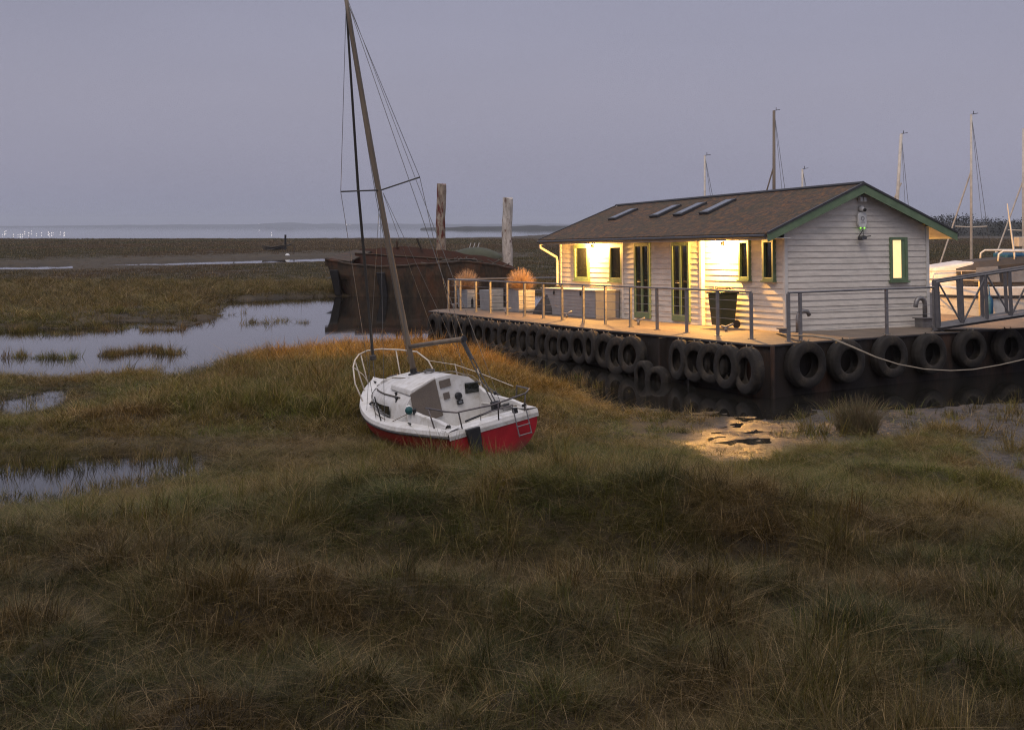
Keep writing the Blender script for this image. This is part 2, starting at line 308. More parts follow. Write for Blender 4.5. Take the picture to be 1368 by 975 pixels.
# the land's seaward edge: left and middle end at the estuary, the right runs on to the far wood
SHORE = P([(-2600, 323.5), (-400, 321.8), (0, 321.0), (100, 321.2), (250, 320.2), (450, 319.8), (600, 319.6), (680, 318), (740, 314.2), (800, 309.5)]) 
def fields(x, y):
    wob = (fbm(x * 1.1, y * 1.1, 4, 5) - .5) * 1.7 + (fbm(x * .35, y * .35, 2, 8) - .5) * 1.2
    scale = np.clip(y / 40, .35, 1.2)
    dc = sdist(x, y, CREEK) + wob * scale
    d = dc
    for q in (POOL1, POOL2, SEEP): d = np.minimum(d, sdist(x, y, q) + wob * .45)
    for q in FAR: d = np.minimum(d, sdist(x, y, q) * 1.0)
    md = sdist(x, y, MUD) + wob * .3
    return d, md, dc
def height(x, y):
    d, md, dc = fields(x, y)
    land = sstep(0, .7, d) * .15 + sstep(.3, 5, d) * .12
    wx_ = fbm(x * 1.7, y * 1.7, 2, 61) * 2 - 1; wy_ = fbm(x * 1.7, y * 1.7, 2, 62) * 2 - 1
    hum = (fbm(x * .55, y * .55, 4, 21) - .5)
    hum2 = (fbm(x * 1.9, y * 1.9, 3, 31) - .5)
    h = np.where(d > 0, .015 + land + sstep(.5, 3, d) * (hum * (.18 + .20 * sstep(17, 11, y)) + hum2 * (.14 + .20 * sstep(19, 13, y))), -.45 * sstep(0, 3, -d) - .02)
    mf = sstep(.3, -.3, md)
    mudh = .02 + sstep(0, 3, d) * .07 + (fbm(x * 1.4, y * 1.4, 5, 41) - .5) * .10 * sstep(0, 1.0, d) + (fbm(x * 7, y * 7, 3, 43) - .5) * .02
    h = np.where(d > 0, h * (1 - mf) + mudh * mf, h)
    pf = sstep(.25, -.25, sdist(x, y, PUDDLE) + (fbm(x * 2, y * 2, 3, 71) - .5) * .8); h = np.where(d > -.5, h * (1 - pf) + pf * (.004 + (fbm(x * 4.0, y * 9.0, 4, 72) - .5) * .075 + (fbm(x * 1.2, y * 2.0, 3, 73) - .5) * .05 - .004), h)
    wp = np.clip(1 - worley(x + .3 * wx_, y + .3 * wy_, .85, 3)[0] / .95, 0, 1); dlow = np.minimum(np.minimum(sdist(x, y, POOL1), sdist(x, y, POOL2)), np.minimum(sdist(x, y, PUDDLE), sdist(x, y, MUD))); lowz = sstep(3.4, .8, dlow)
    h = h + np.where(d > .3, (1 - mf) * .17 * sstep(30, 16, y) * wp ** .8, 0); h = np.where(d > 0, h * (1 - .68 * lowz), h)
    # hollows and ridges of the near marsh
    for (px, py, rx, ry, a) in ((700, 768, 1.9, .42, -.62), (920, 800, 1.5, .40, -.5), (370, 805, .8, .38, -.6), (60, 790, .8, .4, -.35), (790, 722, 2.8, .45, .26), (360, 775, 1.2, .35, .15), (380, 850, 1.5, .5, .2), (240, 800, 1.2, .6, .16), (960, 850, 1.3, .6, .22), (900, 700, 2.5, .8, .22), (640, 690, 1.5, .8, .18), (1230, 640, 1.2, .6, .2), (1050, 600, 1.4, .7, .1), (620, 860, .8, .4, .15)):
        cx_, cy_ = unproj(px, py, .25); e = np.exp(-(((x - cx_) / rx) ** 2 + ((y - cy_) / ry) ** 2)); h = h + a * e * sstep(.3, 1.5, d)
    # the boat's bed
    e = np.clip(1.35 * np.exp(-(((x + 1.2) / 3.0) ** 4 + ((y - 19.4) / 3.0) ** 4)), 0, 1); h = np.where(d > 0, h * (1 - e) + (.02 + .06 * (hum2 + .5)) * e, h)
    far = sstep(60, 140, y) * sstep(2, 18, np.minimum(*[sdist(x, y, q) for q in FAR]))
    h = np.where(d > 0, h + far * .15, h)
    # drop to the estuary
    sh = np.interp(x / np.maximum(y, 1), [(p[0]) / p[1] for p in SHORE], [p[1] for p in SHORE])
    sd = sh - y + (fbm(x * .03, y * .03, 3, 77) - .5) * 22
    right = sstep(.085, .13, x / np.maximum(y, 1))
    sd = sd * (1 - right) + 400 * right
    h = np.where(sd < 6, h * 0 - .6 + np.clip(sd, -6, 6) * .09 + np.where(sd > 0, .1, 0), h)
    return h

def terrain():
    ys = np.concatenate([np.geomspace(3.0, 60, 330), np.geomspace(60.6, 700, 150)]); rs = np.linspace(-.95, .95, 520)
    A, B = np.meshgrid(rs, ys); X = A * B * 1.0 + np.sign(A) * 0; Y = B
    X = A * (B + 4)
    Z = height(X.ravel(), Y.ravel()).reshape(X.shape)
    m, n = X.shape
    co = np.stack([X, Y, Z], -1).reshape(-1, 3)
    idx = np.arange(m * n).reshape(m, n)
    fc = np.stack([idx[:-1, :-1], idx[:-1, 1:], idx[1:, 1:], idx[1:, :-1]], -1).reshape(-1, 4)
    me = bpy.data.meshes.new('ground'); me.vertices.add(len(co)); me.vertices.foreach_set('co', co.ravel())
    me.loops.add(fc.size); me.loops.foreach_set('vertex_index', fc.ravel()); me.polygons.add(len(fc))
    me.polygons.foreach_set('loop_start', np.arange(len(fc)) * 4); me.polygons.foreach_set('loop_total', np.full(len(fc), 4))
    me.polygons.foreach_set('use_smooth', np.ones(len(fc), bool)); me.update(); me.validate()
    _, md, _ = fields(co[:, 0], co[:, 1]); 
    at_ = me.attributes.new('mud', 'FLOAT', 'POINT'); at_.data.foreach_set('value', sstep(.4, -.2, md).astype(np.float32))
    o = bpy.data.objects.new('ground', me); COL.objects.link(o); o['kind'] = 'structure'
    mt = bpy.data.materials.new('marsh_mud'); mt.use_nodes = True; nt = mt.node_tree; N = nt.nodes; L = nt.links; b = N['Principled BSDF']
    tc = N.new('ShaderNodeTexCoord')
    def noise(s, d=6, r=.6):
        q = N.new('ShaderNodeTexNoise'); q.inputs['Scale'].default_value = s; q.inputs['Detail'].default_value = d; q.inputs['Roughness'].default_value = r; L.new(tc.outputs['Object'], q.inputs['Vector']); return q
    n1 = noise(.5, 8, .7); n2 = noise(9, 8, .7); n3 = noise(1.4, 5)
    rp = N.new('ShaderNodeValToRGB'); e = rp.color_ramp.elements; e[0].position = .35; e[0].color = (.034, .026, .016, 1); e[1].position = .65; e[1].color = (.070, .050, .026, 1); L.new(n1.outputs['Fac'], rp.inputs[0])
    rm = N.new('ShaderNodeValToRGB'); e = rm.color_ramp.elements; e[0].position = .35; e[0].color = (.030, .024, .019, 1); e[1].position = .62; e[1].color = (.068, .054, .045, 1); L.new(n2.outputs['Fac'], rm.inputs[0])
    am = N.new('ShaderNodeAttribute'); am.attribute_name = 'mud'
    mx = N.new('ShaderNodeMix'); mx.data_type = 'RGBA'; L.new(am.outputs['Fac'], mx.inputs['Factor']); L.new(rp.outputs[0], mx.inputs['A']); L.new(rm.outputs[0], mx.inputs['B']); L.new(mx.outputs['Result'], b.inputs['Base Color'])
    mr = N.new('ShaderNodeMapRange'); mr.inputs[1].default_value = .35; mr.inputs[2].default_value = .65; mr.inputs[3].default_value = .16; mr.inputs[4].default_value = .6; L.new(n3.outputs['Fac'], mr.inputs[0])
    mm = N.new('ShaderNodeMix'); L.new(am.outputs['Fac'], mm.inputs['Factor']); mm.inputs['A'].default_value = .95; L.new(mr.outputs[0], mm.inputs['B']); L.new(mm.outputs['Result'], b.inputs['Roughness'])
    bp = N.new('ShaderNodeBump'); bp.inputs['Strength'].default_value = .8; bp.inputs['Distance'].default_value = .05; nb = noise(26, 4, .7); bs = N.new('ShaderNodeMath'); bs.operation = 'MULTIPLY_ADD'; bs.inputs[1].default_value = .45; L.new(nb.outputs['Fac'], bs.inputs[0]); L.new(n2.outputs['Fac'], bs.inputs[2]); L.new(bs.outputs[0], bp.inputs['Height']); L.new(bp.outputs[0], b.inputs['Normal'])
    me.materials.append(mt)
terrain()

# ---- water: one sheet out to the far shore
def water():
    mb = MB(); mb.add([(-9000, 2, 0), (9000, 2, 0), (9000, 9000, 0), (-9000, 9000, 0)], [(0, 1, 2, 3)])
    m = bpy.data.materials.new('estuary_water'); m.use_nodes = True; nt = m.node_tree; N = nt.nodes; L = nt.links; b = N['Principled BSDF']
    b.inputs['Base Color'].default_value = (.014, .013, .011, 1); b.inputs['Roughness'].default_value = .03; b.inputs['IOR'].default_value = 1.5
    tc = N.new('ShaderNodeTexCoord'); mp = N.new('ShaderNodeMapping'); mp.inputs['Scale'].default_value = (.6, 1.6, 1); L.new(tc.outputs['Object'], mp.inputs[0])
    nz = N.new('ShaderNodeTexNoise'); nz.inputs['Scale'].default_value = 1.6; nz.inputs['Detail'].default_value = 3; L.new(mp.outputs[0], nz.inputs['Vector'])
    bp = N.new('ShaderNodeBump'); bp.inputs['Strength'].default_value = .05; bp.inputs['Distance'].default_value = .02; L.new(nz.outputs['Fac'], bp.inputs['Height']); L.new(bp.outputs[0], b.inputs['Normal'])
    me = mkmesh('water', mb, m); o = bpy.data.objects.new('water', me); COL.objects.link(o); o['kind'] = 'structure'
water()
# seabed under everything, so the ground reaches the horizon
mb = MB(); mb.add([(-9500, -60, -1.2), (9500, -60, -1.2), (9500, 9400, -1.2), (-9500, 9400, -1.2)], [(0, 1, 2, 3)])
o = bpy.data.objects.new('seabed', mkmesh('seabed', mb, M['hill'])); COL.objects.link(o); o['kind'] = 'structure'
# marsh behind the camera
mb = MB(); mb.add([(-400, -60, .3), (400, -60, .3), (400, 3.0, .3), (-400, 3.0, .3)], [(0, 1, 2, 3)])
o = bpy.data.objects.new('ground', mkmesh('near_bank', mb, M['bark'])); COL.objects.link(o); o['kind'] = 'structure'

# ---- hills across the water and the low spit
def ridge(name, Y, x0, x1, tops, depth, m, seed, n=160):
    mb = MB(); rows = []
    for j, (dy, hf) in enumerate(((0, 0), (depth * .4, .8), (depth, 1.0), (depth * 1.6, 0))):
        row = []
        for i in range(n + 1):
            px = x0 + (x1 - x0) * i / n; x = (px - CX) / FPX * Y
            top = np.interp(px, [t[0] for t in tops], [t[1] for t in tops])
            zt = H - (top - HY) / FPX * Y
            w = float(fbm(np.array([px * .045]), np.array([j * .1]), 4, seed)[0]) - .5
            row.append((x, Y + dy, -1.0 if hf == 0 else max(zt * hf * (1 + .5 * w), .3)))
        rows.append(row)
    mb.loft(rows); o = bpy.data.objects.new(name, mkmesh(name, mb, m, smooth=True)); COL.objects.link(o); o['kind'] = 'structure'
ridge('hills', 7600, -900, 2300, [(-900, 300), (0, 302), (90, 300.5), (180, 300), (330, 299), (345, 296.5), (370, 296.5), (400, 299), (460, 298.5), (700, 299), (1000, 297), (1250, 294), (2300, 294)], 700, M['hill'], 3)
ridge('hills', 1500, 560, 1250, [(560, 304.5), (640, 302.5), (740, 301), (1250, 299)], 80, M['wood_far'], 9)

# ================================================================== GRASS (stuff)
def tuft_mesh(name, nb, hgt, rad, bend, width, seed, seg=3, flop=0.0, m=None):
    r = random.Random(seed); vs = []; fs = []; cols = []
    for i in range(nb):
        a = r.uniform(0, 2 * math.pi); d = rad * math.sqrt(r.random()); bx_, by_ = d * math.cos(a), d * math.sin(a)
        la = a + r.gauss(0, 1.7); hh = hgt * r.uniform(.25, 1.1); ln = bend * r.uniform(.3, 1.4) * hh; w = width * r.uniform(.6, 1.3); dry = r.random()
        wa = r.uniform(0, math.pi); wx, wy = math.cos(wa) * w, math.sin(wa) * w; o = len(vs)
        fl = flop * r.uniform(.3, 1.3)
        for k in range(seg + 1):
            t = k / seg; zz = hh * (t - fl * t * t * .75); ll = ln * (t ** 2.2) + fl * hh * .7 * t * t
            px, py = bx_ + math.cos(la) * ll, by_ + math.sin(la) * ll; ww = (1 - t) ** .6 if k < seg else 0
            if k < seg:
                vs += [(px - wx * ww, py - wy * ww, zz), (px + wx * ww, py + wy * ww, zz)]; cols += [(t, dry), (t, dry)]
            else:
                vs += [(px, py, zz)]; cols += [(t, dry)]
        for k in range(seg - 1): fs.append((o + 2 * k, o + 2 * k + 1, o + 2 * k + 3, o + 2 * k + 2))
        fs.append((o + 2 * (seg - 1), o + 2 * (seg - 1) + 1, o + 2 * seg))
    me = bpy.data.meshes.new(name); me.from_pydata(vs, [], fs)
    a1 = me.attributes.new('bt', 'FLOAT', 'POINT'); a1.data.foreach_set('value', [c[0] for c in cols])
    a2 = me.attributes.new('dry', 'FLOAT', 'POINT'); a2.data.foreach_set('value', [c[1] for c in cols])
    me.materials.append(m); return me
def grass_mat():
    m = bpy.data.materials.new('marsh_grass_blades'); m.use_nodes = True; nt = m.node_tree; N = nt.nodes; L = nt.links
    b = N['Principled BSDF']; b.inputs['Roughness'].default_value = .6; b.inputs['Specular IOR Level'].default_value = .3
    t = N.new('ShaderNodeAttribute'); t.attribute_name = 'tint'
    dr = N.new('ShaderNodeAttribute'); dr.attribute_name = 'dry'
    bt = N.new('ShaderNodeAttribute'); bt.attribute_name = 'bt'
    mr = N.new('ShaderNodeMapRange'); mr.inputs[1].default_value = .80; mr.inputs[2].default_value = .97; mr.inputs[4].default_value = .95; L.new(dr.outputs['Fac'], mr.inputs[0])
    mx = N.new('ShaderNodeMix'); mx.data_type = 'RGBA'; mx.inputs['B'].default_value = (.42, .29, .14, 1); L.new(t.outputs['Color'], mx.inputs['A'])
    mu = N.new('ShaderNodeMath'); mu.operation = 'MULTIPLY'; L.new(mr.outputs[0], mu.inputs[0])
    br = N.new('ShaderNodeMapRange'); br.inputs[1].default_value = 0; br.inputs[2].default_value = 1; br.inputs[3].default_value = .25; br.inputs[4].default_value = 1.0; L.new(bt.outputs['Fac'], br.inputs[0])
    L.new(br.outputs[0], mu.inputs[1]); L.new(mu.outputs[0], mx.inputs['Factor'])
    hs = N.new('ShaderNodeHueSaturation'); L.new(mx.outputs['Result'], hs.inputs['Color']); mv = N.new('ShaderNodeMapRange'); mv.inputs[3].default_value = .6; mv.inputs[4].default_value = 1.35
    fr = N.new('ShaderNodeMath'); fr.operation = 'FRACT'; m7 = N.new('ShaderNodeMath'); m7.operation = 'MULTIPLY'; m7.inputs[1].default_value = 7.31; L.new(dr.outputs['Fac'], m7.inputs[0]); L.new(m7.outputs[0], fr.inputs[0]); L.new(fr.outputs[0], mv.inputs[0]); L.new(mv.outputs[0], hs.inputs['Value'])
    L.new(hs.outputs[0], b.inputs['Base Color'])
    tr = N.new('ShaderNodeBsdfTranslucent'); L.new(hs.outputs[0], tr.inputs['Color']); ms = N.new('ShaderNodeMixShader'); ms.inputs[0].default_value = .16
    L.new(b.outputs[0], ms.inputs[1]); L.new(tr.outputs[0], ms.inputs[2]); L.new(ms.outputs[0], N['Material Output'].inputs['Surface']); return m
GM = grass_mat()
tcol = bpy.data.collections.new('grass_sources')
specs = []
for i in range(4): specs.append((36, .36, .11, .55, .0025, 100 + i, 3, .10))       # upright
for i in range(4): specs.append((44, .34, .15, 1.25, .0022, 200 + i, 4, .80))      # arching
for i in range(3): specs.append((40, .26, .22, 1.5, .0026, 300 + i, 3, .90))      # matted
for i in range(3): specs.append((16, .34, .30, .30, .009, 400 + i, 2, .05))       # coarse, for far ground
for i in range(2): specs.append((18, .48, .07, .22, .0036, 500 + i, 3, .0))       # sparse spikes
for i in range(4): specs.append((26, .36, .13, .45, .0042, 600 + i, 2, .0))       # middle distance
for i in range(2): specs.append((28, .38, .18, .90, .0042, 700 + i, 2, .45))
for k, s_ in enumerate(specs):
    ob = bpy.data.objects.new('tuft_%02d' % k, tuft_mesh('tuft_%02d' % k, s_[0], s_[1], s_[2], s_[3], s_[4], s_[5], s_[6], s_[7], GM)); tcol.objects.link(ob)

def scatter(name, X, Y, Z, idx, scl, tilt, tint, label):
    n = len(X); me = bpy.data.meshes.new(name); me.vertices.add(n); me.vertices.foreach_set('co', np.stack([X, Y, Z], -1).astype(np.float32).ravel())
    rot = np.stack([rng.normal(0, 1, n) * tilt, rng.normal(0, 1, n) * tilt, rng.uniform(0, 6.283, n)], -1).astype(np.float32)
    a = me.attributes.new('rot', 'FLOAT_VECTOR', 'POINT'); a.data.foreach_set('vector', rot.ravel())
    a = me.attributes.new('scl', 'FLOAT_VECTOR', 'POINT'); a.data.foreach_set('vector', scl.astype(np.float32).ravel())
    a = me.attributes.new('idx', 'INT', 'POINT'); a.data.foreach_set('value', idx.astype(np.int32))
    a = me.attributes.new('tint', 'FLOAT_COLOR', 'POINT'); a.data.foreach_set('color', np.concatenate([tint, np.ones((n, 1))], 1).astype(np.float32).ravel())
    o = bpy.data.objects.new(name, me); COL.objects.link(o); tag(o, label, 'grass', None, 'stuff')
    ng = bpy.data.node_groups.new(name, 'GeometryNodeTree'); ng.interface.new_socket('Geometry', in_out='INPUT', socket_type='NodeSocketGeometry'); ng.interface.new_socket('Geometry', in_out='OUTPUT', socket_type='NodeSocketGeometry')
    N = ng.nodes; L = ng.links; gi = N.new('NodeGroupInput'); go = N.new('NodeGroupOutput')
    ci = N.new('GeometryNodeCollectionInfo'); ci.inputs['Collection'].default_value = tcol; ci.inputs['Separate Children'].default_value = True; ci.inputs['Reset Children'].default_value = True
    ip = N.new('GeometryNodeInstanceOnPoints'); ip.inputs['Pick Instance'].default_value = True
    def na(nm, ty):
        q = N.new('GeometryNodeInputNamedAttribute'); q.data_type = ty; q.inputs['Name'].default_value = nm; return q.outputs['Attribute']
    L.new(gi.outputs[0], ip.inputs['Points']); L.new(ci.outputs[0], ip.inputs['Instance']); L.new(na('idx', 'INT'), ip.inputs['Instance Index'])
    er = N.new('FunctionNodeEulerToRotation'); L.new(na('rot', 'FLOAT_VECTOR'), er.inputs[0]); L.new(er.outputs[0], ip.inputs['Rotation'])
    L.new(na('scl', 'FLOAT_VECTOR'), ip.inputs['Scale']); ri = N.new('GeometryNodeRealizeInstances'); L.new(ip.outputs[0], ri.inputs[0]); L.new(ri.outputs[0], go.inputs[0])
    md = o.modifiers.new('grass', 'NODES'); md.node_group = ng; return o

def grass():
    def sample(y0, y1, n):
        Y = np.sqrt(rng.uniform((y0) ** 2, y1 ** 2, n)); X = rng.uniform(-.52, .52, n) * (Y + 3); return X, Y
    Xs = []; Ys = []; 
    for (y0, y1, n) in ((6.5, 12, 22000), (12, 20, 38000), (20, 30, 36000), (30, 45, 34000), (45, 75, 28000)):
        X, Y = sample(y0, y1, n); Xs.append(X); Ys.append(Y)
    X = np.concatenate(Xs); Y = np.concatenate(Ys)
    d, md, dc = fields(X, Y); h = height(X, Y)
    px = X / Y * FPX + CX; py = HY + (H - h) / Y * FPX
    n = len(X)
    keep = d > .05
    # sparse blades standing in the shallow edge of the pools
    keep |= (d > -.9) & (d <= .05) & (rng.random(n) < np.where(Y < 24, .42, .26) * np.exp(d * np.where(Y < 24, 1.5, 2.0)))
    keep &= ~((md < -.1) & (rng.random(n) > .045 + .18 * (fbm(X * 1.3, Y * 1.3, 3, 66) > .62)))
    for (qx, qy) in ((338, 431), (325, 434), (349, 431), (360, 433), (372, 430), (378, 428), (402, 431), (176, 438), (203, 441), (236, 441), (150, 441), (98, 446), (70, 447), (30, 443), (150, 474), (168, 472), (184, 470), (200, 468), (222, 470), (232, 472), (60, 478), (84, 478), (20, 477)):
        ex, ey = unproj(qx, qy); keep |= (np.hypot(X - ex, (Y - ey) * .7) < .35)
    pdd = sdist(X, Y, PUDDLE) + (fbm(X * 2, Y * 2, 3, 71) - .5) * .8; keep &= ~((pdd < 0) & (rng.random(n) > .05 + .5 * (fbm(X * 1.6, Y * 1.6, 3, 67) > .60)))
    # boat bed
    bx_ = (X + 1.2); by_ = (Y - 20.6); a_ = 2.037; lx = bx_ * math.cos(a_) + by_ * math.sin(a_); ly = -bx_ * math.sin(a_) + by_ * math.cos(a_)
    keep &= ~((np.abs(lx) < 2.36) & (np.abs(ly) < .88 * np.clip(1.15 - np.maximum(lx, 0) / 2.9, .1, 1)))
    ii = np.where(keep)[0]; X, Y, h, d, md, dc, px, py = [q[ii] for q in (X, Y, h, d, md, dc, px, py)]; n = len(X)
    wx_ = fbm(X * 1.7, Y * 1.7, 2, 61) * 2 - 1; wy_ = fbm(X * 1.7, Y * 1.7, 2, 62) * 2 - 1; wd_, wc, wbx, wby = worley(X + .3 * wx_, Y + .3 * wy_, .85, 3); wpf = np.clip(1 - wd_ / .95, 0, 1)
    r = rng.random(n); nz = fbm(X * .45, Y * .45, 4, 91); nz2 = fbm(X * 1.3, Y * 1.3, 3, 55)
    # ---- colour: autumn saltmarsh, olive with straw and russet patches
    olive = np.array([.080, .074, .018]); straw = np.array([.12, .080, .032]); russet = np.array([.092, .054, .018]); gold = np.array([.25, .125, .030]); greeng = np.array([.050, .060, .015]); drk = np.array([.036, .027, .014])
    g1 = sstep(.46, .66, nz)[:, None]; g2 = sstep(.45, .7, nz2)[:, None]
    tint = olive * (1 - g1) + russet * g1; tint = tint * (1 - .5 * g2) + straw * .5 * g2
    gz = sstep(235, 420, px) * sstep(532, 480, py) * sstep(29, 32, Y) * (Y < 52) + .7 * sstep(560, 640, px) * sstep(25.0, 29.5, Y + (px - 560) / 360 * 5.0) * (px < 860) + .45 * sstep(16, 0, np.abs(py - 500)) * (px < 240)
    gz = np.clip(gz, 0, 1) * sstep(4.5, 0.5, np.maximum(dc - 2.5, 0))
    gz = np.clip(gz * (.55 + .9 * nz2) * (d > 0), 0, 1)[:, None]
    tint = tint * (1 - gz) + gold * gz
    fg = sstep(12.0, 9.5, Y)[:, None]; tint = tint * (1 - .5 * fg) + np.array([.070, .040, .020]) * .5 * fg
    cc = np.where((wc < .33)[:, None], greeng * 1.15, np.where((wc < .6)[:, None], straw * .9, np.where((wc < .8)[:, None], russet, olive))); wf = (sstep(.05, .35, wpf) * .55)[:, None]; tint = tint * (1 - wf * (1 - gz)) + cc * wf * (1 - gz)
    gr = (sstep(.5, .7, fbm(X * .8, Y * .8, 3, 12)) * .7)[:, None]; tint = tint * (1 - gr * (1 - gz)) + greeng * gr * (1 - gz)
    mid = sstep(42, 55, Y)[:, None]; tint = tint * (1 - .6 * mid) + np.array([.085, .058, .034]) * .6 * mid
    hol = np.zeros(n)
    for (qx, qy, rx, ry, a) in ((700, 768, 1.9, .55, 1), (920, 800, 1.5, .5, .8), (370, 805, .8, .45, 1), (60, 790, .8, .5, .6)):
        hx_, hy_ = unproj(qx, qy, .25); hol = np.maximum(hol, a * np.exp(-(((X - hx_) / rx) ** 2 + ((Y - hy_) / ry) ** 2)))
    tint = tint * (1 - .45 * hol[:, None]) + np.array([.030, .040, .012]) * .45 * hol[:, None]  # grass in the hollows tinted darker, their shade put into its colour
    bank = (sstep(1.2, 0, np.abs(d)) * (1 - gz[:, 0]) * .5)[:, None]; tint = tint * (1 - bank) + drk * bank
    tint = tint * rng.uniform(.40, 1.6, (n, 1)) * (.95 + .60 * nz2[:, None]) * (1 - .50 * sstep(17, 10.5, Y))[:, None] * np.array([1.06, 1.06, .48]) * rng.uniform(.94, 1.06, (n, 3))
    # ---- kind of tuft
    up = r < np.where(Y > 16, .6, .16); idx = np.where(up, rng.integers(0, 4, n), rng.integers(4, 8, n)); idx = np.where(Y > 21, np.where(up, rng.integers(16, 20, n), rng.integers(20, 22, n)), idx)
    mat_zone = ((py > 585) & (py < 628) & (px > 130) & (px < 500) & (nz2 > .36)) | ((Y < 13) & (nz2 > .45) & (r > .55)) | ((nz2 > .60) & (r > .5))
    idx = np.where(mat_zone, rng.integers(8, 11, n), idx)
    tint = np.where(mat_zone[:, None], tint * .55 + straw * .55, tint)
    idx = np.where((rng.random(n) < .10) | (d < .05), rng.integers(14, 16, n), idx)
    s = (.24 + .32 * sstep(.28, .72, nz2) + .62 * wpf * (.3 + 1.0 * wc)) * rng.uniform(.6, 1.35, n)
    s *= 1 - .5 * (sstep(820, 860, px) * sstep(1090, 1050, px) * sstep(615, 595, py) * (Y > 17))
    s *= 1 + .8 * np.exp(-((X + .45) / 1.0) ** 4 - ((Y - 17.7) / .75) ** 4); s *= 1 - .35 * hol; s *= 1 - .20 * sstep(16, 12, Y)
    dlow = np.minimum(np.minimum(sdist(X, Y, POOL1), sdist(X, Y, POOL2)), np.minimum(sdist(X, Y, PUDDLE), sdist(X, Y, MUD))); s *= 1 - .58 * sstep(3.8, 1.0, dlow) * (dlow > -.2)
    s *= np.where(d < .7, .75, 1); s *= np.where(Y > 45, 1.0, 1)
    s *= np.where((gz[:, 0] > .3), 1.1, 1)
    # keep the frame edge next to the boat low
    bd = np.hypot((X + 2.3) / 1.2, (Y - 19.6) / 1.5); s *= 1 - .40 * np.clip(1.2 * np.exp(-(bd / 1.3) ** 4), 0, 1)
    wid = 1 + np.clip((Y - 12) / 40, 0, 1.1)
    sx = wid * (.72 + .35 * s) * np.where(Y < 12, .9, 1); scl = np.stack([sx, sx, s], -1)
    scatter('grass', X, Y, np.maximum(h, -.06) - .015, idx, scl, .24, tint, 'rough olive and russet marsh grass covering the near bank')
    # ---- far marsh
    X, Y = sample(60, 320, 90000); 
    Y = 60 * (320 / 60) ** rng.random(len(X)); X = rng.uniform(-.52, .62, len(X)) * Y
    d, md, dc = fields(X, Y); h = height(X, Y); k = (d > .3) & (h > .05); X, Y, h, d = [q[k] for q in (X, Y, h, d)]; n = len(X)
    nz = fbm(X * .06, Y * .02, 4, 14); nz2 = fbm(X * .35, Y * .12, 3, 15)
    t1 = np.array([.088, .060, .030]); t2 = np.array([.066, .060, .024]); t3 = np.array([.105, .062, .032])
    g1 = sstep(.4, .6, nz)[:, None]; g2 = (sstep(.5, .7, nz2) * .5)[:, None]
    tint = (t1 * (1 - g1) + t2 * g1) * (1 - g2) + t3 * g2; tint *= rng.uniform(.82, 1.18, (n, 1))
    df = np.minimum(*[sdist(X, Y, q) for q in FAR]); low = sstep(14, 3, df) * .72
    s = (1 - low) * (.8 + .006 * (Y - 60)) * rng.uniform(.6, 1.2, n); wd = 1 + (Y - 60) / 220
    scatter('grass', X, Y, h - .02, rng.integers(11, 14, n), np.stack([s * wd * 1.3, s * wd * 1.3, np.minimum(s * .6, .8)], -1), .05, tint, 'distant brown saltmarsh beyond the creek')
grass()

# ================================================================== LITTLE RED SAILING BOAT
by, bh, bp_ = 2.037, .184, -.02
Rz = Matrix.Rotation(by, 4, 'Z')
Ry = Matrix(((math.cos(bp_), 0, -math.sin(bp_), 0), (0, 1, 0, 0), (math.sin(bp_), 0, math.cos(bp_), 0), (0, 0, 0, 1)))
Rx = Matrix(((1, 0, 0, 0), (0, math.cos(bh), math.sin(bh), 0), (0, -math.sin(bh), math.cos(bh), 0), (0, 0, 0, 1)))
KB = .945
BF = Matrix.Translation((-1.265 * KB, 21.82 * KB, H + (-.178 - H) * KB - .06)) @ Rz @ Ry @ Rx @ Matrix.Scale(.9 * KB, 4)
def it(x, xs, ys): return float(np.interp(x, xs, ys))
def smooth_interp(xs, ys):
    xs = np.array(xs, float); ys = np.array(ys, float); m = np.gradient(ys, xs)
    def g(x):
        x = min(max(x, xs[0]), xs[-1]); i = min(int(np.searchsorted(xs, x, 'right')) - 1, len(xs) - 2); h = xs[i + 1] - xs[i]; t = (x - xs[i]) / h
        return float((2 * t ** 3 - 3 * t * t + 1) * ys[i] + (t ** 3 - 2 * t * t + t) * h * m[i] + (-2 * t ** 3 + 3 * t * t) * ys[i + 1] + (t ** 3 - t * t) * h * m[i + 1])
    return g
hb = smooth_interp([-2.75, -2.0, -1.0, 0, .8, 1.5, 2.1, 2.6, 2.95], [.86, .96, 1.04, 1.06, 1.02, .88, .64, .33, .02])
sz = smooth_interp([-2.75, -1.5, -.5, .8, 1.9, 2.95], [.86, .80, .75, .77, .90, 1.08])
kz = smooth_interp([-2.75, -1.5, 0, 1.5, 2.4, 2.8, 2.95], [.16, .02, -.05, .02, .25, .55, .9])
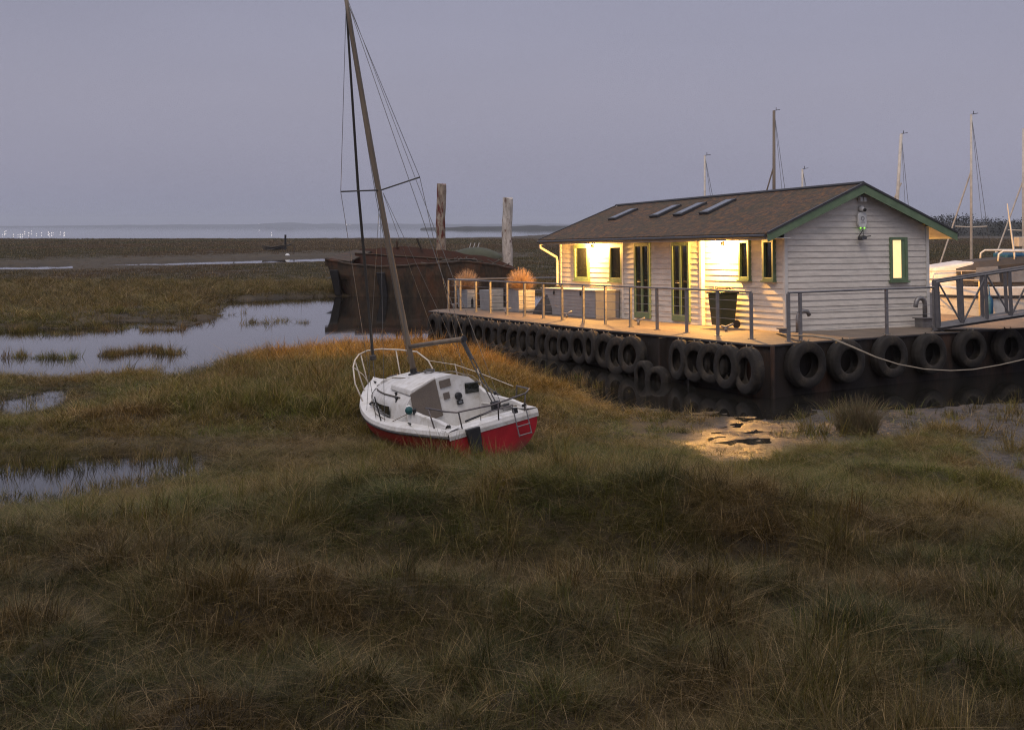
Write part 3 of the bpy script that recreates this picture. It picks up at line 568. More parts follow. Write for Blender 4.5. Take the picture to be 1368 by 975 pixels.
def sail_boat():
    T = Thing('sailing_boat', 'small white and red sailing boat leaning over in the marsh grass with its mast up', 'sailing boat', (0, 0, 0), BF)
    xs = [-2.75 + 5.7 * i / 40 for i in range(41)]
    def hull_ring(x):
        b = hb(x); s = sz(x) - .11; k = min(kz(x), s - .02); pr = []
        for t in range(9):
            u = t / 8; y = b * .97 * math.sin(u * math.pi / 2) ** .75; z = k + (s - k) * (1 - math.cos(u * math.pi / 2)) ** .85
            pr.append((x, y, z))
        return [(p[0], -p[1], p[2]) for p in pr[::-1]] + pr[1:]
    mb = MB(); rings = [hull_ring(x) for x in xs]; mb.loft(rings); n = len(rings[0]); mb.f.append(tuple(range(n)))
    hull = T.part('hull', mb, M['red'], smooth=False); 
    for p in hull.data.polygons: p.use_smooth = len(p.vertices) == 4
    # dark rubbing strake
    mb = MB(); pth = [(x, hb(x) * 1.0, sz(x) - .105) for x in xs]; mb.tube([(p[0], -p[1], p[2]) for p in pth][::1] + pth[::-1], .016, 6, closed=True)
    T.part('rubbing_strake', mb, M['dark'], hull)
    # white deck moulding: vertical band, side decks, foredeck
    mb = MB()
    ch = smooth_interp([-.8, 0, .8, 1.5, 2.0, 2.3], [.83, .84, .78, .62, .42, .2])
    def inner(x): return ch(x) if x > -.8 else .62
    for s in (1, -1):
        mb.loft([[(x, s * hb(x), sz(x) - .10), (x, s * (hb(x) + .015), sz(x) - .06), (x, s * (hb(x) - .01), sz(x) + .005), (x, s * max(hb(x) - .06, 0), sz(x) + .02), (x, s * min(inner(x), max(hb(x) - .05, 0)) if x < 2.3 else 0, sz(x) + .045)] for x in xs])
    mb.loft([[(-2.76, y, .72), (-2.77, y, .79), (-2.75, y, .855), (-2.68, y, .87), (-2.45, y, .87)] for y in (-.86, -.4, 0, .4, .86)])
    T.part('deck', mb, M['gel'], smooth=False)
    # cabin
    mb = MB(); cx = [-.75 + 3.1 * i / 24 for i in range(25)]
    rz = smooth_interp([-.75, .5, 1.4, 2.0, 2.35], [1.44, 1.39, 1.26, 1.10, .98])
    def cab(x):
        c = ch(min(x, 2.3)); base = sz(x) + .02; r_ = rz(x); e = base + (r_ - base) * .44
        half = [(c, base), (c - .03, base + (e - base) * .5), (c - .07, e), (c - .11, e + (r_ - e) * .16), (c * .66, e + (r_ - e) * .66), (c * .3, r_ - .01), (0, r_)]
        return [(x, y, z) for y, z in half] + [(x, -y, z) for y, z in half[::-1][1:]]
    rings = [cab(x) for x in cx]; mb.loft(rings)
    cabin = T.part('cabin', mb, M['gel'], smooth=True)
    # bulkhead
    mb = MB(); r0 = cab(-.75); mb.add([(-.76, p[1], p[2]) for p in r0] + [(-.76, -.85, .30), (-.76, .85, .30)], [tuple(range(len(r0) + 2))])
    bulk = T.part('bulkhead', mb, M['gel'])
    mb = MB(); mb.hexa([(-.80, .10, .74), (-.77, .10, .74), (-.77, .66, .70), (-.80, .66, .70), (-.80, .13, 1.44), (-.77, .13, 1.44), (-.77, .66, 1.28), (-.80, .66, 1.28)]); T.part('companionway_board', mb, M['taupe'], bevel=.008)
    mb = MB(); mb.add([(-.775, -.42, 1.02), (-.775, -.74, .99), (-.775, -.70, 1.19), (-.775, -.44, 1.22), (-.79, -.44, 1.04), (-.79, -.72, 1.01), (-.79, -.685, 1.175), (-.79, -.455, 1.20)], [(0, 1, 2, 3), (4, 5, 6, 7), (0, 1, 5, 4), (1, 2, 6, 5), (2, 3, 7, 6), (3, 0, 4, 7)]); T.part('window', mb, M['glassdark'], bulk)
    mb = MB(); mb.lathe([(.065, -.02), (.07, .0), (.07, .03), (.05, .045)], (-.77, -.27, 1.02), Vector((-1, 0, 0)), 20); c_ = T.part('compass', mb, M['dark'], bulk, smooth=False)
    mb = MB(); mb.bx(-.785, -.77, -.16, .06, 1.24, 1.38); T.part('hatch_cover', mb, M['taupe'], bulk); mb = MB(); mb.bx(-.785, -.77, -.10, .02, 1.02, 1.14); T.part('hatch_cover', mb, M['taupe'], bulk)
    mb = MB(); mb.bx(-.80, -.77, -.34, -.22, .86, .94); T.part('instrument', mb, M['dark'], bulk)
    mb = MB(); mb.bx(-.808, -.801, -.315, -.245, .88, .925); T.part('instrument_dial', mb, M['vinyl'], bulk)
    # sliding hatch on the roof, fore hatch, handrails
    mb = MB(); mb.hexa([(-.74, .10, 1.40), (.35, .10, 1.36), (.35, .62, 1.25), (-.74, .66, 1.24), (-.74, .10, 1.475), (.35, .12, 1.42), (.35, .58, 1.34), (-.74, .62, 1.34)]); T.part('sliding_hatch', mb, M['gel'], cabin, bevel=.02)
    mb = MB(); 
    mb.hexa([(1.35, -.24, 1.20), (1.9, -.2, 1.06), (1.9, .24, 1.06), (1.35, .28, 1.20), (1.35, -.24, 1.31), (1.9, -.2, 1.17), (1.9, .24, 1.17), (1.35, .28, 1.31)]); fh = T.part('fore_hatch', mb, M['gel'], cabin, bevel=.02)
    mb = MB(); mb.tube([(1.62 + .14 * math.cos(a), .06 + .10 * math.sin(a), 1.265 - .14 * math.cos(a) * .25) for a in [i * math.pi / 8 for i in range(16)]], .012, 6, closed=True); T.part('hatch_ring', mb, M['raildull'], fh)
    for s in (1, -1):
        mb = MB(); pts = [(1.45 - 1.75 * t, s * (ch(1.45 - 1.75 * t) - .15), (lambda q: q[3][2] + .055)(cab(1.45 - 1.75 * t))) for t in [i / 10 for i in range(11)]]; mb.tube(pts, .016, 6)
        for i in (1, 5, 9): mb.tube([pts[i], (pts[i][0], pts[i][1], pts[i][2] - .10)], .014, 6)
        T.part('handrail', mb, M['bark'], cabin)
    # side windows follow the cabin side
    for s in (1, -1):
        mb = MB(); rows = []
        for x in [-.02 + 1.2 * i / 8 for i in range(9)]:
            c = ch(x) + .012; b0 = sz(x) + .06; hh = .20 - .05 * (x - .2)
            rows.append([(x, s * (c - .005), b0), (x, s * (c - .02), b0 + hh)])
        mb.loft(rows); w = T.part('side_window', mb, M['glassdark'], cabin)
        md = w.modifiers.new('s', 'SOLIDIFY'); md.thickness = .012; md.offset = 1
    # cockpit: coamings, seats, well
    mb = MB()
    for s in (1, -1):
        mb.loft([[(x, s * .80, sz(x) + .03), (x, s * .77, sz(x) + .03 + hh), (x, s * .70, sz(x) + .035 + hh), (x, s * .66, .56), (x, s * .34, .54), (x, s * .32, .26)] for x, hh in ((-.76, .30), (-1.0, .20), (-1.4, .15), (-2.1, .11), (-2.5, .05))])
    mb.loft([[(-.76, -.32, .26), (-.76, .32, .26)], [(-2.5, -.32, .26), (-2.5, .32, .26)]])
    mb.loft([[(-2.5, -.70, .84), (-2.5, .70, .84)], [(-2.5, -.66, .25), (-2.5, .66, .25)]])
    T.part('cockpit', mb, M['gel'], bevel=.012)
    # spars
    mb = MB(); top = 8.75; pts = [(.55 + .02 * math.sin(t * 3.1), .0 + .04 * math.sin(t * math.pi), 1.38 + (top - 1.38) * t) for t in [i / 14 for i in range(15)]]
    mb.tube(pts, [.056] * 10 + [.053, .05, .047, .044, .04], 10); mast = T.part('mast', mb, M['spar'], smooth=True)
    mb = MB(); mb.lathe([(.12, 0), (.12, .03), (.07, .05), (.07, .12)], (.55, 0, 1.37), 'z', 14); T.part('mast_step', mb, M['dark'], mast)
    mb = MB(); mb.tube([(.5, -.82, 5.11), (.54, 0, 5.0), (.5, .82, 5.11)], .016, 6); T.part('spreader', mb, M['spardark'], mast)
    mb = MB(); mb.tube([(.50, 0, 1.93), (-.8, 0, 2.09), (-2.1, 0, 2.24)], .045, 10); boom = T.part('boom', mb, M['spar'], smooth=True)
    mb = MB(); mb.lathe([(.05, 0), (.052, .03), (.05, .06)], (-2.1, 0, 2.24), Vector((-1, 0, .12)), 10); T.part('boom_end', mb, M['dark'], boom)
    mb = MB(); mb.tube([(.60, 0, 8.6), (1.7, .03, 5.1), (2.72, 0, 1.62)], [.022, .03, .032], 8); mb.lathe([(.05, 0), (.07, .01), (.07, .09), (.05, .10)], (2.74, 0, 1.5), 'z', 12); T.part('furled_forestay', mb, M['spardark'])
    def rig(pts, r=.0055, nm='shroud', m='wirerope'):
        mb = MB(); mb.tube(pts, r, 5); T.part(nm, mb, M[m])
    for s in (1, -1):
        rig([(.55, s * .03, 8.55), (.5, s * .82, 5.11), (.40, s * .98, .78)])
        rig([(.55, s * .03, 4.95), (-.05, s * .98, .77)], .0045)
        rig([(.55, s * .03, 4.95), (1.0, s * .93, .85)], .0045)
    rig([(.50, 0, 8.6), (-2.1, .0, 2.30)], .006, 'topping_lift'); rig([(.50, -.02, 8.6), (-2.68, -.25, .95)], .005, 'backstay')
    rig([(.47, .02, 8.5), (.49, .05, 2.1)], .007, 'halyard', 'ropegrey')
    rig([(.61, .03, 8.4), (.62, .10, 4.9), (.60, .06, 1.6)], .006, 'halyard', 'ropegrey')
    rig([(2.76, 0, 1.5), (2.86, 0, 1.12)], .012, 'forestay_link')
    mb = MB(); 
    for dy in (-.03, .03): mb.tube([(-2.05, dy, 2.2), (-1.98, -.42 + dy, .98)], .012, 6)
    mb.tube([(-2.05, 0, 2.2), (-2.03, -.13, 1.85)], .032, 8); T.part('mainsheet', mb, M['ropegrey'])
    mb = MB(); mb.bx(-2.06, -1.94, -.50, -.36, .86, 1.0); mb.tube([(-2.0, -.75, .90), (-2.0, .2, .80)], .02, 6); T.part('traveller', mb, M['dark'])
    # winches, cleats, coils
    for (x, y, z, rr, m_) in ((-1.1, .76, 1.02, .045, 'dark'), (-1.35, -.76, .99, .045, 'dark'), (-.2, .72, 1.14, .04, 'dark'), (-.05, .66, 1.2, .03, 'dark')):
        mb = MB(); mb.lathe([(rr, 0), (rr * .7, .03), (rr * .7, .07), (rr, .09), (rr * .6, .10)], (x, y, z - .05), 'z', 12); T.part('winch', mb, M[m_])
    mb = MB(); mb.ball((-.95, .80, 1.03), .075, 12, 1.0); T.part('winch_cover', mb, M['teal'], smooth=True)
    def coil(c, r_, m_, nm='rope_coil', k=3):
        mb = MB(); pts = []
        for i in range(k * 14): a = i * 2 * math.pi / 14; q = r_ * (1 + .12 * math.sin(a * .37)) ; pts.append((c[0] + q * math.cos(a), c[1] + q * .8 * math.sin(a), c[2] + .012 * i / 14 + .015 * math.sin(a * 1.7)))
        mb.tube(pts, .011, 5); T.part(nm, mb, M[m_])
    coil((.15, -.15, 1.43), .12, 'ropegrey'); coil((-2.25, -.78, .86), .12, 'rope'); coil((-2.05, -.6, .86), .15, 'ropegrey'); coil((2.35, .05, 1.0), .12, 'ropegrey'); coil((1.2, .72, .9), .07, 'dark')
    rig([(1.0, .3, 1.34), (.2, .25, 1.40), (-.3, -.4, 1.42), (-.6, -.7, 1.28), (-1.3, -.78, .97)], .009, 'rope_tail', 'rope')
    rig([(.5, -.1, 1.4), (-.2, -.55, 1.37), (-.9, -.80, 1.10), (-1.8, -.80, .88)], .009, 'rope_tail', 'ropegrey')
    rig([(1.3, .70, .95), (.6, .90, .82), (-.2, .93, .75), (-1.0, .80, 1.0)], .008, 'rope_tail', 'rope')
    rig([(-2.4, -.5, .84), (-2.0, -.2, .60), (-1.7, .1, .57), (-2.3, .3, .57)], .009, 'rope_tail', 'rope')
    # pulpit, stanchions, pushpit
    mb = MB(); mb.tube([(1.75, .72, .88), (1.98, .74, 1.25), (2.15, .66, 1.55), (2.45, .50, 1.63), (2.85, .25, 1.67), (3.02, .0, 1.68), (2.85, -.25, 1.67), (2.4, -.48, 1.63), (1.9, -.66, 1.58), (1.6, -.75, 1.40), (1.35, -.82, .95)], .0155, 7)
    mb.tube([(2.45, .50, 1.63), (2.35, .45, .98)], .014, 6); mb.tube([(2.5, -.44, 1.63), (2.4, -.40, .98)], .014, 6); mb.tube([(2.9, .2, 1.67), (2.72, .22, 1.03)], .014, 6); mb.tube([(2.15, .66, 1.55), (2.75, .28, 1.25), (2.7, .2, 1.03)], .012, 6)
    T.part('pulpit', mb, M['rail'], smooth=True)
    for s in (-1,):
        for x in (.75, -.3):
            mb = MB(); mb.tube([(x, s * .98, sz(x)), (x, s * .96, sz(x) + .58)], .012, 6); T.part('stanchion', mb, M['rail'])
        rig([(1.6, s * .75, 1.40), (.75, s * .96, 1.33), (-.3, s * .96, 1.26), (-1.9, s * .88, 1.16)], .007, 'guard_rail', 'rail')
    mb = MB(); mb.tube([(.1, .99, .72), (.2, 1.0, 1.22)], .013, 6); T.part('stanchion', mb, M['dark'])
    mb = MB(); mb.tube([(-1.95, .86, 1.20), (-2.65, .80, 1.20), (-2.80, .66, 1.17), (-2.84, 0, 1.14), (-2.80, -.66, 1.17), (-2.66, -.82, 1.20), (-2.05, -.88, 1.18), (-1.95, -.88, .95)], .0155, 7)
    for q in (((-2.05, .86, 1.20), (-2.12, .84, .84)), ((-2.78, .62, 1.17), (-2.72, .58, .82)), ((-2.84, -.10, 1.14), (-2.74, -.10, .82)), ((-2.80, -.66, 1.17), (-2.70, -.62, .82))): mb.tube(q, .014, 6)
    T.part('pushpit', mb, M['raildull'], smooth=True)
    mb = MB(); mb.tube([(-2.55, .15, .82), (-2.6, .15, .98), (-2.65, -.45, 1.0), (-2.6, -.45, .84)], .012, 6); T.part('grab_rail', mb, M['raildull'])
    mb = MB(); mb.tube([(-2.80, -.38, .95), (-2.86, -.38, .48)], .011, 6); mb.tube([(-2.80, -.62, .95), (-2.86, -.62, .48)], .011, 6)
    for z in (.50, .66): mb.tube([(-2.86, -.38, z), (-2.86, -.62, z)], .011, 6)
    T.part('boarding_ladder', mb, M['steel'])
    mb = MB(); mb.hexa([(-2.86, .33, .42), (-2.77, .33, .42), (-2.77, .52, .42), (-2.86, .52, .42), (-2.84, .30, .84), (-2.76, .30, .84), (-2.76, .56, .84), (-2.84, .56, .84)]); T.part('outboard_bracket', mb, M['grey' if False else 'dark'], bevel=.01)
    mb = MB(); mb.bx(-2.72, -2.66, -.50, -.42, .85, .95); T.part('light_box', mb, M['dark'])
    for (x, y) in ((-2.55, .74), (-2.5, -.74), (2.55, .12), (-1.2, .93)):
        z = sz(x) + .035; mb = MB(); mb.tube([(x - .07, y, z + .04), (x + .07, y, z + .04)], .011, 6); mb.tube([(x - .03, y, z), (x - .03, y, z + .04)], .01, 6); mb.tube([(x + .03, y, z), (x + .03, y, z + .04)], .01, 6); T.part('cleat', mb, M['dark'])
sail_boat()

# ================================================================== HOUSEBOAT: pontoon, deck, house
BOUT = [(-3.18, 15.7), (-3.25, 8.0), (-3.25, 3.0), (-3.05, 0.0), (-2.98, -3.0), (-2.75, -3.25), (-2.0, -3.02), (0.1, -2.62), (2.8, -2.12), (9.0, -1.4), (9.0, 16.5), (-1.5, 16.9), (-2.6, 16.6)]
def pontoon():
    T = Thing('steel_pontoon', 'long rusty steel pontoon hung with tyres carrying the white wooden house', 'pontoon', (0, 0, -.0), F)
    f = lambda u, v, a: (u, v, a)
    mb = MB(); ins = [(x * .985, y * .985) for x, y in BOUT]; mb.prism(ins, -1.45, -.13, f); T.part('hull', mb, M['pontoon'])
    mb = MB(); mb.prism(BOUT, -.13, -.105, f); T.part('edge_plate', mb, M['lead'])
    mb = MB(); mb.prism([(x * .995, y * .995) for x, y in BOUT], -.105, -.09, f); T.part('deck', mb, M['deck'])
    # vertical ribs of the hull side
    for y in [-.8 + 1.25 * i for i in range(13)]: mb = MB(); mb.bx(-3.24, -3.0, y, y + .07, -1.3, -.14); T.part('rib', mb, M['pontoon'])
    mb = MB(); mb.tube([(-2.78, -3.28, -1.3), (-2.78, -3.28, -.12)], .05, 8); T.part('corner_post', mb, M['pontoon'])
pontoon()
def deck_planks():
    pass
EZ = -.09   # deck surface in frame F
WX0, WX1, WY0, WY1 = 0.0, 4.37, 0.0, 11.9
EAVE_X0, EAVE_X1, EAVE_Z, RIDGE_X, RIDGE_Z = -.72, 5.09, 2.27, 2.14, 3.47
RIDGE_F = 3.38
RY0, RY1 = -.30, 12.05
def boards(mb, a0, a1, z0, z1, put, pitch=.147, clip=None):
    """overlapping boards: put(a, z, out) -> point"""
    z = z0
    while z < z1 - .01:
        zt = min(z + pitch, z1)
        al, ar = (a0, a1) if clip is None else clip(z)
        bl, br = (a0, a1) if clip is None else clip(zt)
        if ar - al < .02: break
        if br < bl: bl = br = (bl + br) / 2
        mb.add([put(al, z, .026), put(ar, z, .026), put(br, zt + .01, .006), put(bl, zt + .01, .006), put(al, z, 0), put(ar, z, 0)], [(0, 1, 2, 3), (4, 5, 1, 0)])
        z += pitch
def house():
    RIDGE_Z = 3.47
    T = Thing('wooden_house', 'white weatherboard cabin with green trim and mossy brown roof on the pontoon', 'house', (0, 0, EZ), F)
    by0_, by1_ = 3.45, 7.6
    def roofz(x): return RIDGE_Z - .11 - abs(x - RIDGE_X) * (RIDGE_Z - EAVE_Z) / (RIDGE_X - EAVE_X0)
    # core
    mb = MB(); mb.prism([(0.01, EZ), (4.36, EZ), (4.36, roofz(4.36)), (RIDGE_X, roofz(RIDGE_X)), (0.01, roofz(0.01))], .01, WY1 - .01, lambda u, v, a: (u, a, v)); core = T.part('wall', mb, M['board'])
    sl = (RIDGE_Z - EAVE_Z) / (RIDGE_X - EAVE_X0)
    def clip(z):
        if z < roofz(0): return (0, 4.37)
        hw = (RIDGE_Z - .11 - z) / sl; return (max(0, RIDGE_X - hw), min(4.37, RIDGE_X + hw))
    mb = MB(); boards(mb, 0, 4.37, EZ, 3.45, lambda a, z, o: (a, -o, z), clip=clip); T.part('gable_cladding', mb, M['board'])
    mb = MB(); boards(mb, 0, 4.37, EZ, 3.45, lambda a, z, o: (a, WY1 + o, z), clip=clip); T.part('gable_cladding', mb, M['board'])
    mb = MB()
    boards(mb, 0, by0_, EZ, 2.40, lambda a, z, o: (-o, a, z)); T.part('side_cladding', mb, M['board']); mb = MB(); boards(mb, by1_, WY1, EZ, 2.40, lambda a, z, o: (-o, a, z)); T.part('side_cladding', mb, M['board'])
    mb = MB(); boards(mb, 0, WY1, EZ, 2.40, lambda a, z, o: (4.37 + o, a, z)); T.part('side_cladding', mb, M['board'])
    # projecting bay with the two double doors
    by0, by1, bxx = 3.45, 7.6, -.13
    mb = MB(); mb.bx(bxx + .005, 0, by0, by1, EZ, 2.20); mb2 = MB()
    bay = T.part('bay', mb, M['board'])
    mb = MB(); boards(mb, by0, by1, EZ, 2.18, lambda a, z, o: (bxx - o, a, z), pitch=.147); T.part('bay_cladding', mb, M['board'], bay)
    for y in (by0, by1): mb = MB(); mb.bx(bxx - .035, bxx + .06, y - .045 - .005, y + .045 + .005, EZ, 2.2); T.part('corner_board', mb, M['trim'], bay)
    for x, y in ((0, 0), (4.37, 0), (0, WY1), (4.37, WY1)): mb = MB(); mb.bx(x - .045, x + .045, y - .045, y + .045, EZ, 2.42); T.part('corner_board', mb, M['trim'])
    # roof slabs with UVs for shingles
    sv = Vector((RIDGE_X - EAVE_X0, 0, RIDGE_Z - EAVE_Z)); th = .09
    for side in (-1, 1):
        ex = EAVE_X0 if side < 0 else EAVE_X1
        mb = MB(); nrows = 30; P0 = Vector((ex, 0, EAVE_Z)); P1 = Vector((RIDGE_X, 0, RIDGE_Z))
        a = P0; b = P1
        mb.hexa([(a.x, RY0, a.z - th), (b.x, RY0, b.z - th), (b.x, RY1, RIDGE_F - th), (a.x, RY1, a.z - th), (a.x, RY0, a.z), (b.x, RY0, b.z), (b.x, RY1, RIDGE_F), (a.x, RY1, a.z)])
        o = T.part('roof', mb, M['shingle'])
        uvl = o.data.uv_layers.new(name='UVMap'); Ln = (b - a).length
        for lp in o.data.loops:
            c = o.data.vertices[lp.vertex_index].co; u = c.y; v = Ln * (c.x - a.x) / (b.x - a.x); uvl.data[lp.index].uv = (u, v)
        if side < 0: roof = o
    mb = MB(); mb.tube([(RIDGE_X, RY0, RIDGE_Z + .01), (RIDGE_X, RY1, RIDGE_F + .01)], .05, 8); T.part('ridge_cap', mb, M['lead'], roof)
    # green barge boards and black verge strip
    for y0, y1 in ((RY0 - .03, RY0 - .002), (RY1 + .002, RY1 + .03)):
        RIDGE_Z = 3.47 if y0 < 0 else RIDGE_F
        for ex in (EAVE_X0, EAVE_X1):
            s = 1 if ex > RIDGE_X else -1
            mb = MB(); mb.hexa([(ex, y0, EAVE_Z - .215), (RIDGE_X, y0, RIDGE_Z - .235), (RIDGE_X, y1, RIDGE_Z - .235), (ex, y1, EAVE_Z - .215), (ex, y0, EAVE_Z - .025), (RIDGE_X, y0, RIDGE_Z - .025), (RIDGE_X, y1, RIDGE_Z - .025), (ex, y1, EAVE_Z - .025)]); T.part('barge_board', mb, M['green'], roof)
            mb = MB(); mb.hexa([(ex, y0 - .02, EAVE_Z - .025), (RIDGE_X, y0 - .02, RIDGE_Z - .025), (RIDGE_X, y1 + .02, RIDGE_Z - .025), (ex, y1 + .02, EAVE_Z - .025), (ex, y0 - .02, EAVE_Z + .025), (RIDGE_X, y0 - .02, RIDGE_Z + .03), (RIDGE_X, y1 + .02, RIDGE_Z + .03), (ex, y1 + .02, EAVE_Z + .025)]); T.part('verge_strip', mb, M['lead'], roof)
    RIDGE_Z = 3.47
    # soffits and fascias
    zf = lambda x: EAVE_Z + (EAVE_X1 - x) / (EAVE_X1 - RIDGE_X) * (RIDGE_Z - EAVE_Z) - .11
    xa, xb = 4.40, EAVE_X1 - .04; mb = MB(); mb.hexa([(xa, RY0 + .01, zf(xa) - .012), (xb, RY0 + .01, zf(xb) - .012), (xb, RY1 - .01, zf(xb) - .012), (xa, RY1 - .01, zf(xa) - .012), (xa, RY0 + .01, zf(xa)), (xb, RY0 + .01, zf(xb)), (xb, RY1 - .01, zf(xb)), (xa, RY1 - .01, zf(xa))]); T.part('soffit', mb, M['trim'], roof)
    for x0, x1 in ((EAVE_X0 + .04, -.03),):
        mb = MB(); mb.bx(x0, x1, RY0 + .01, RY1 - .01, EAVE_Z - .13, EAVE_Z - .115); T.part('soffit', mb, M['trim'], roof)
    for x in (EAVE_X0 + .02, EAVE_X1 - .04):
        mb = MB(); mb.bx(x, x + .02, RY0, RY1, EAVE_Z - .16, EAVE_Z - .06); T.part('fascia', mb, M['trim'], roof)
    for x in (EAVE_X0 - .05, EAVE_X1 + .05):
        mb = MB(); mb.tube([(x, RY0 + .02, EAVE_Z - .075), (x, RY1 - .02, EAVE_Z - .075)], .045, 8); gut = T.part('gutter', mb, M['lead'], roof)
    mb = MB(); mb.tube([(-.70, WY1 + .12, 2.14), (-.70, WY1 + .12, 2.02), (-.12, WY1 + .10, 1.70), (-.10, WY1 + .10, 1.55), (-.10, WY1 + .10, .0)], .04, 8); T.part('downpipe', mb, M['trim'])
    # skylights
    def slope(y, s): # s metres up from the eave
        L_ = sv.length; p = Vector((EAVE_X0, y, EAVE_Z)) + Vector((sv.x, 0, sv.z - (3.47 - RIDGE_F) * y / 12)) * (s / L_); return p
    nrm = Vector((-sv.z, 0, sv.x)).normalized()
    sky = []
    for (a, b_) in (((820.3, 291.8), (846, 278)), ((875.7, 288), (905, 273.6)), ((905, 286.6), (940.6, 270.6)), ((943, 283.8), (978, 266.6))):
        q = []
        for (px, py) in (a, b_):
            # ray with the roof plane
            d = Fr @ Vector(((px - CX) / FPX, 1, -(py - HY) / FPX)); p0 = Vector((EAVE_X0, 0, EAVE_Z)); t = (p0 - Fo).dot(nrm) / d.dot(nrm); q.append(Fo + d * t)
        sky.append(q)
    for q in sky:
        y = (q[0].y + q[1].y) / 2; w = .23
        s0 = .95; s1 = 1.95
        s0 = min(max((q[0] - Vector((EAVE_X0, q[0].y, EAVE_Z))).length, .5), 1.6); s1 = min(max((q[1] - Vector((EAVE_X0, q[1].y, EAVE_Z))).length, s0 + .7), 2.7)
        print('SKY', y, s0, s1)
        def hx(sa, sb, ya, yb, h0, h1, m_, nm, par):
            P_ = []
            for h_ in (h0, h1):
                for (s_, y_) in ((sa, ya), (sb, ya), (sb, yb), (sa, yb)): P_.append(slope(y_, s_) + nrm * h_)
            mb = MB(); mb.hexa(P_); return T.part(nm, mb, m_, par)
        fr = hx(s0, s1, y - w, y + w, -.01, .055, M['lead'], 'skylight', roof)
        hx(s0 + .07, s1 - .07, y - w + .06, y + w - .06, .056, .064, M['skyglass'], 'pane', fr)
    # windows (frame > pane)
    def window(plane, a0, a1, z0, z1, glass='glassdark', fw=.06, base=0.0, mull=None, depth=.07, sill=True, frm='green', solid=None):
        def bxp(mb, A0, A1, Z0, Z1, d0, d1):
            if plane == 'side': mb.bx(base - d1, base - d0, A0, A1, Z0, Z1)
            else: mb.bx(A0, A1, base - d1, base - d0, Z0, Z1)
        mb = MB(); bxp(mb, a0, a0 + fw, z0, z1, .005, depth); bxp(mb, a1 - fw, a1, z0, z1, .005, depth); bxp(mb, a0 + fw, a1 - fw, z1 - fw, z1, .005, depth); bxp(mb, a0 + fw, a1 - fw, z0, z0 + fw, .005, depth)
        if mull: 
            for mm in mull: bxp(mb, mm - .045, mm + .045, z0 + fw, z1 - fw, .03, depth - .004)
        if solid: bxp(mb, solid, a1 - fw, z0 + fw, z1 - fw, .03, depth - .02)
        fr = T.part('window', mb, M[frm], None, bevel=.006)
        mb = MB(); bxp(mb, a0 + fw, (solid or a1 - fw), z0 + fw, z1 - fw, .028, .036); T.part('pane', mb, M[glass], fr)
        if sill:
            mb = MB(); bxp(mb, a0 - .03, a1 + .03, z0 - .04, z0 - .001, .005, depth + .04); T.part('sill', mb, M[frm], fr)
        return fr
    g0 = fhit(1187, 317, 1); g1 = fhit(1211, 375, 1); window('gable', g0.x, g1.x, g1.z, g0.z, 'glasslit', fw=.075, solid=g1.x - .19)
    for (p0, p1, fm) in (((992, 320), (1004, 373), 'green'), ((1024, 320), (1037, 373), 'green')):
        b_ = fhit(*p0, 0); a_ = fhit(*p1, 0); window('side', a_.y - .02, b_.y + .06, 1.13, 2.12, 'glassdark', fw=.07, depth=.10, frm=fm)
    for (p0, p1) in (((769, 327), (789, 377)), ((816, 327), (834, 377))):
        b_ = fhit(*p0, 0); a_ = fhit(*p1, 0); window('side', max(a_.y, 7.68), b_.y, .98, 2.08, 'glassdark', fw=.10, depth=.08)
    # doors: frame > glazed leaves
    for (p0, p1) in (((849, 324), (871, 424)), ((899, 323), (924, 424))):
        b_ = fhit(*p0, 0, bxx).y; a_ = fhit(*p1, 0, bxx).y; z0, z1 = EZ + .06, 2.10
        mb = MB(); fw = .09; X0, X1 = bxx - .075, bxx - .005
        mb.bx(X0, X1, a_, a_ + fw, z0, z1); mb.bx(X0, X1, b_ - fw, b_, z0, z1); mb.bx(X0, X1, a_ + fw, b_ - fw, z1 - .10, z1); mb.bx(X0, X1, a_ + fw, b_ - fw, z0, z0 + .16)
        dr = T.part('door', mb, M['green'], bevel=.006); mid = (a_ + b_) / 2
        mb = MB(); mb.bx(X0 + .005, X1, mid - .05, mid + .05, z0 + .16, z1 - .10); T.part('door_stile', mb, M['green'], dr)
        for (u0, u1) in ((a_ + fw, mid - .05), (mid + .05, b_ - fw)):
            mb = MB(); mb.bx(bxx - .035, bxx - .027, u0, u1, z0 + .16, z1 - .10); T.part('pane', mb, M['glassdark'], dr)
        mb = MB(); mb.tube([(X0, mid + .03, 1.0), (X0 - .05, mid + .03, 1.0), (X0 - .05, mid + .15, 1.0)], .010, 6); T.part('handle', mb, M['steel'], dr)
house()

# lamps under the eaves
def wall_lamp(x, y, z, s, label, power, group=None):
    T = Thing('wall_lamp', label, 'wall lamp', (x, y, z), F)
    mb = MB(); mb.bx(x - .04, x + .04, y - .05, y + .05, z - .06, z + .06); T.part('backplate', mb, M['dark'])
    mb = MB(); mb.ball((x + s * .13, y, z), .045, 12); T.part('bulb', mb, M['bulb'], smooth=True)
    mb = MB(); mb.tube([(x, y, z), (x + s * .06, y, z + .03), (x + s * .09, y, z + .01)], .012, 6); T.part('arm', mb, M['dark'])
    ld = bpy.data.lights.new('lamp_light', 'POINT'); ld.energy = power; ld.color = (1, .49, .11); ld.shadow_soft_size = .06
    lo = bpy.data.objects.new('lamp_light', ld); COL.objects.link(lo); lo.parent = T.o; lo.location = (s * .24, 0, -.02)
LP1 = 1050; LP2 = 1300
q = fhit(967, 318, 0); wall_lamp(-.03, q.y, 2.04, -1, 'glowing lamp under the eave right of the double doors, beside the two narrow windows', LP2)
q2 = fhit(793, 322, 0); wall_lamp(-.03, q2.y, 2.04, -1, 'glowing lamp under the eave between the two windows left of the double doors', LP1)
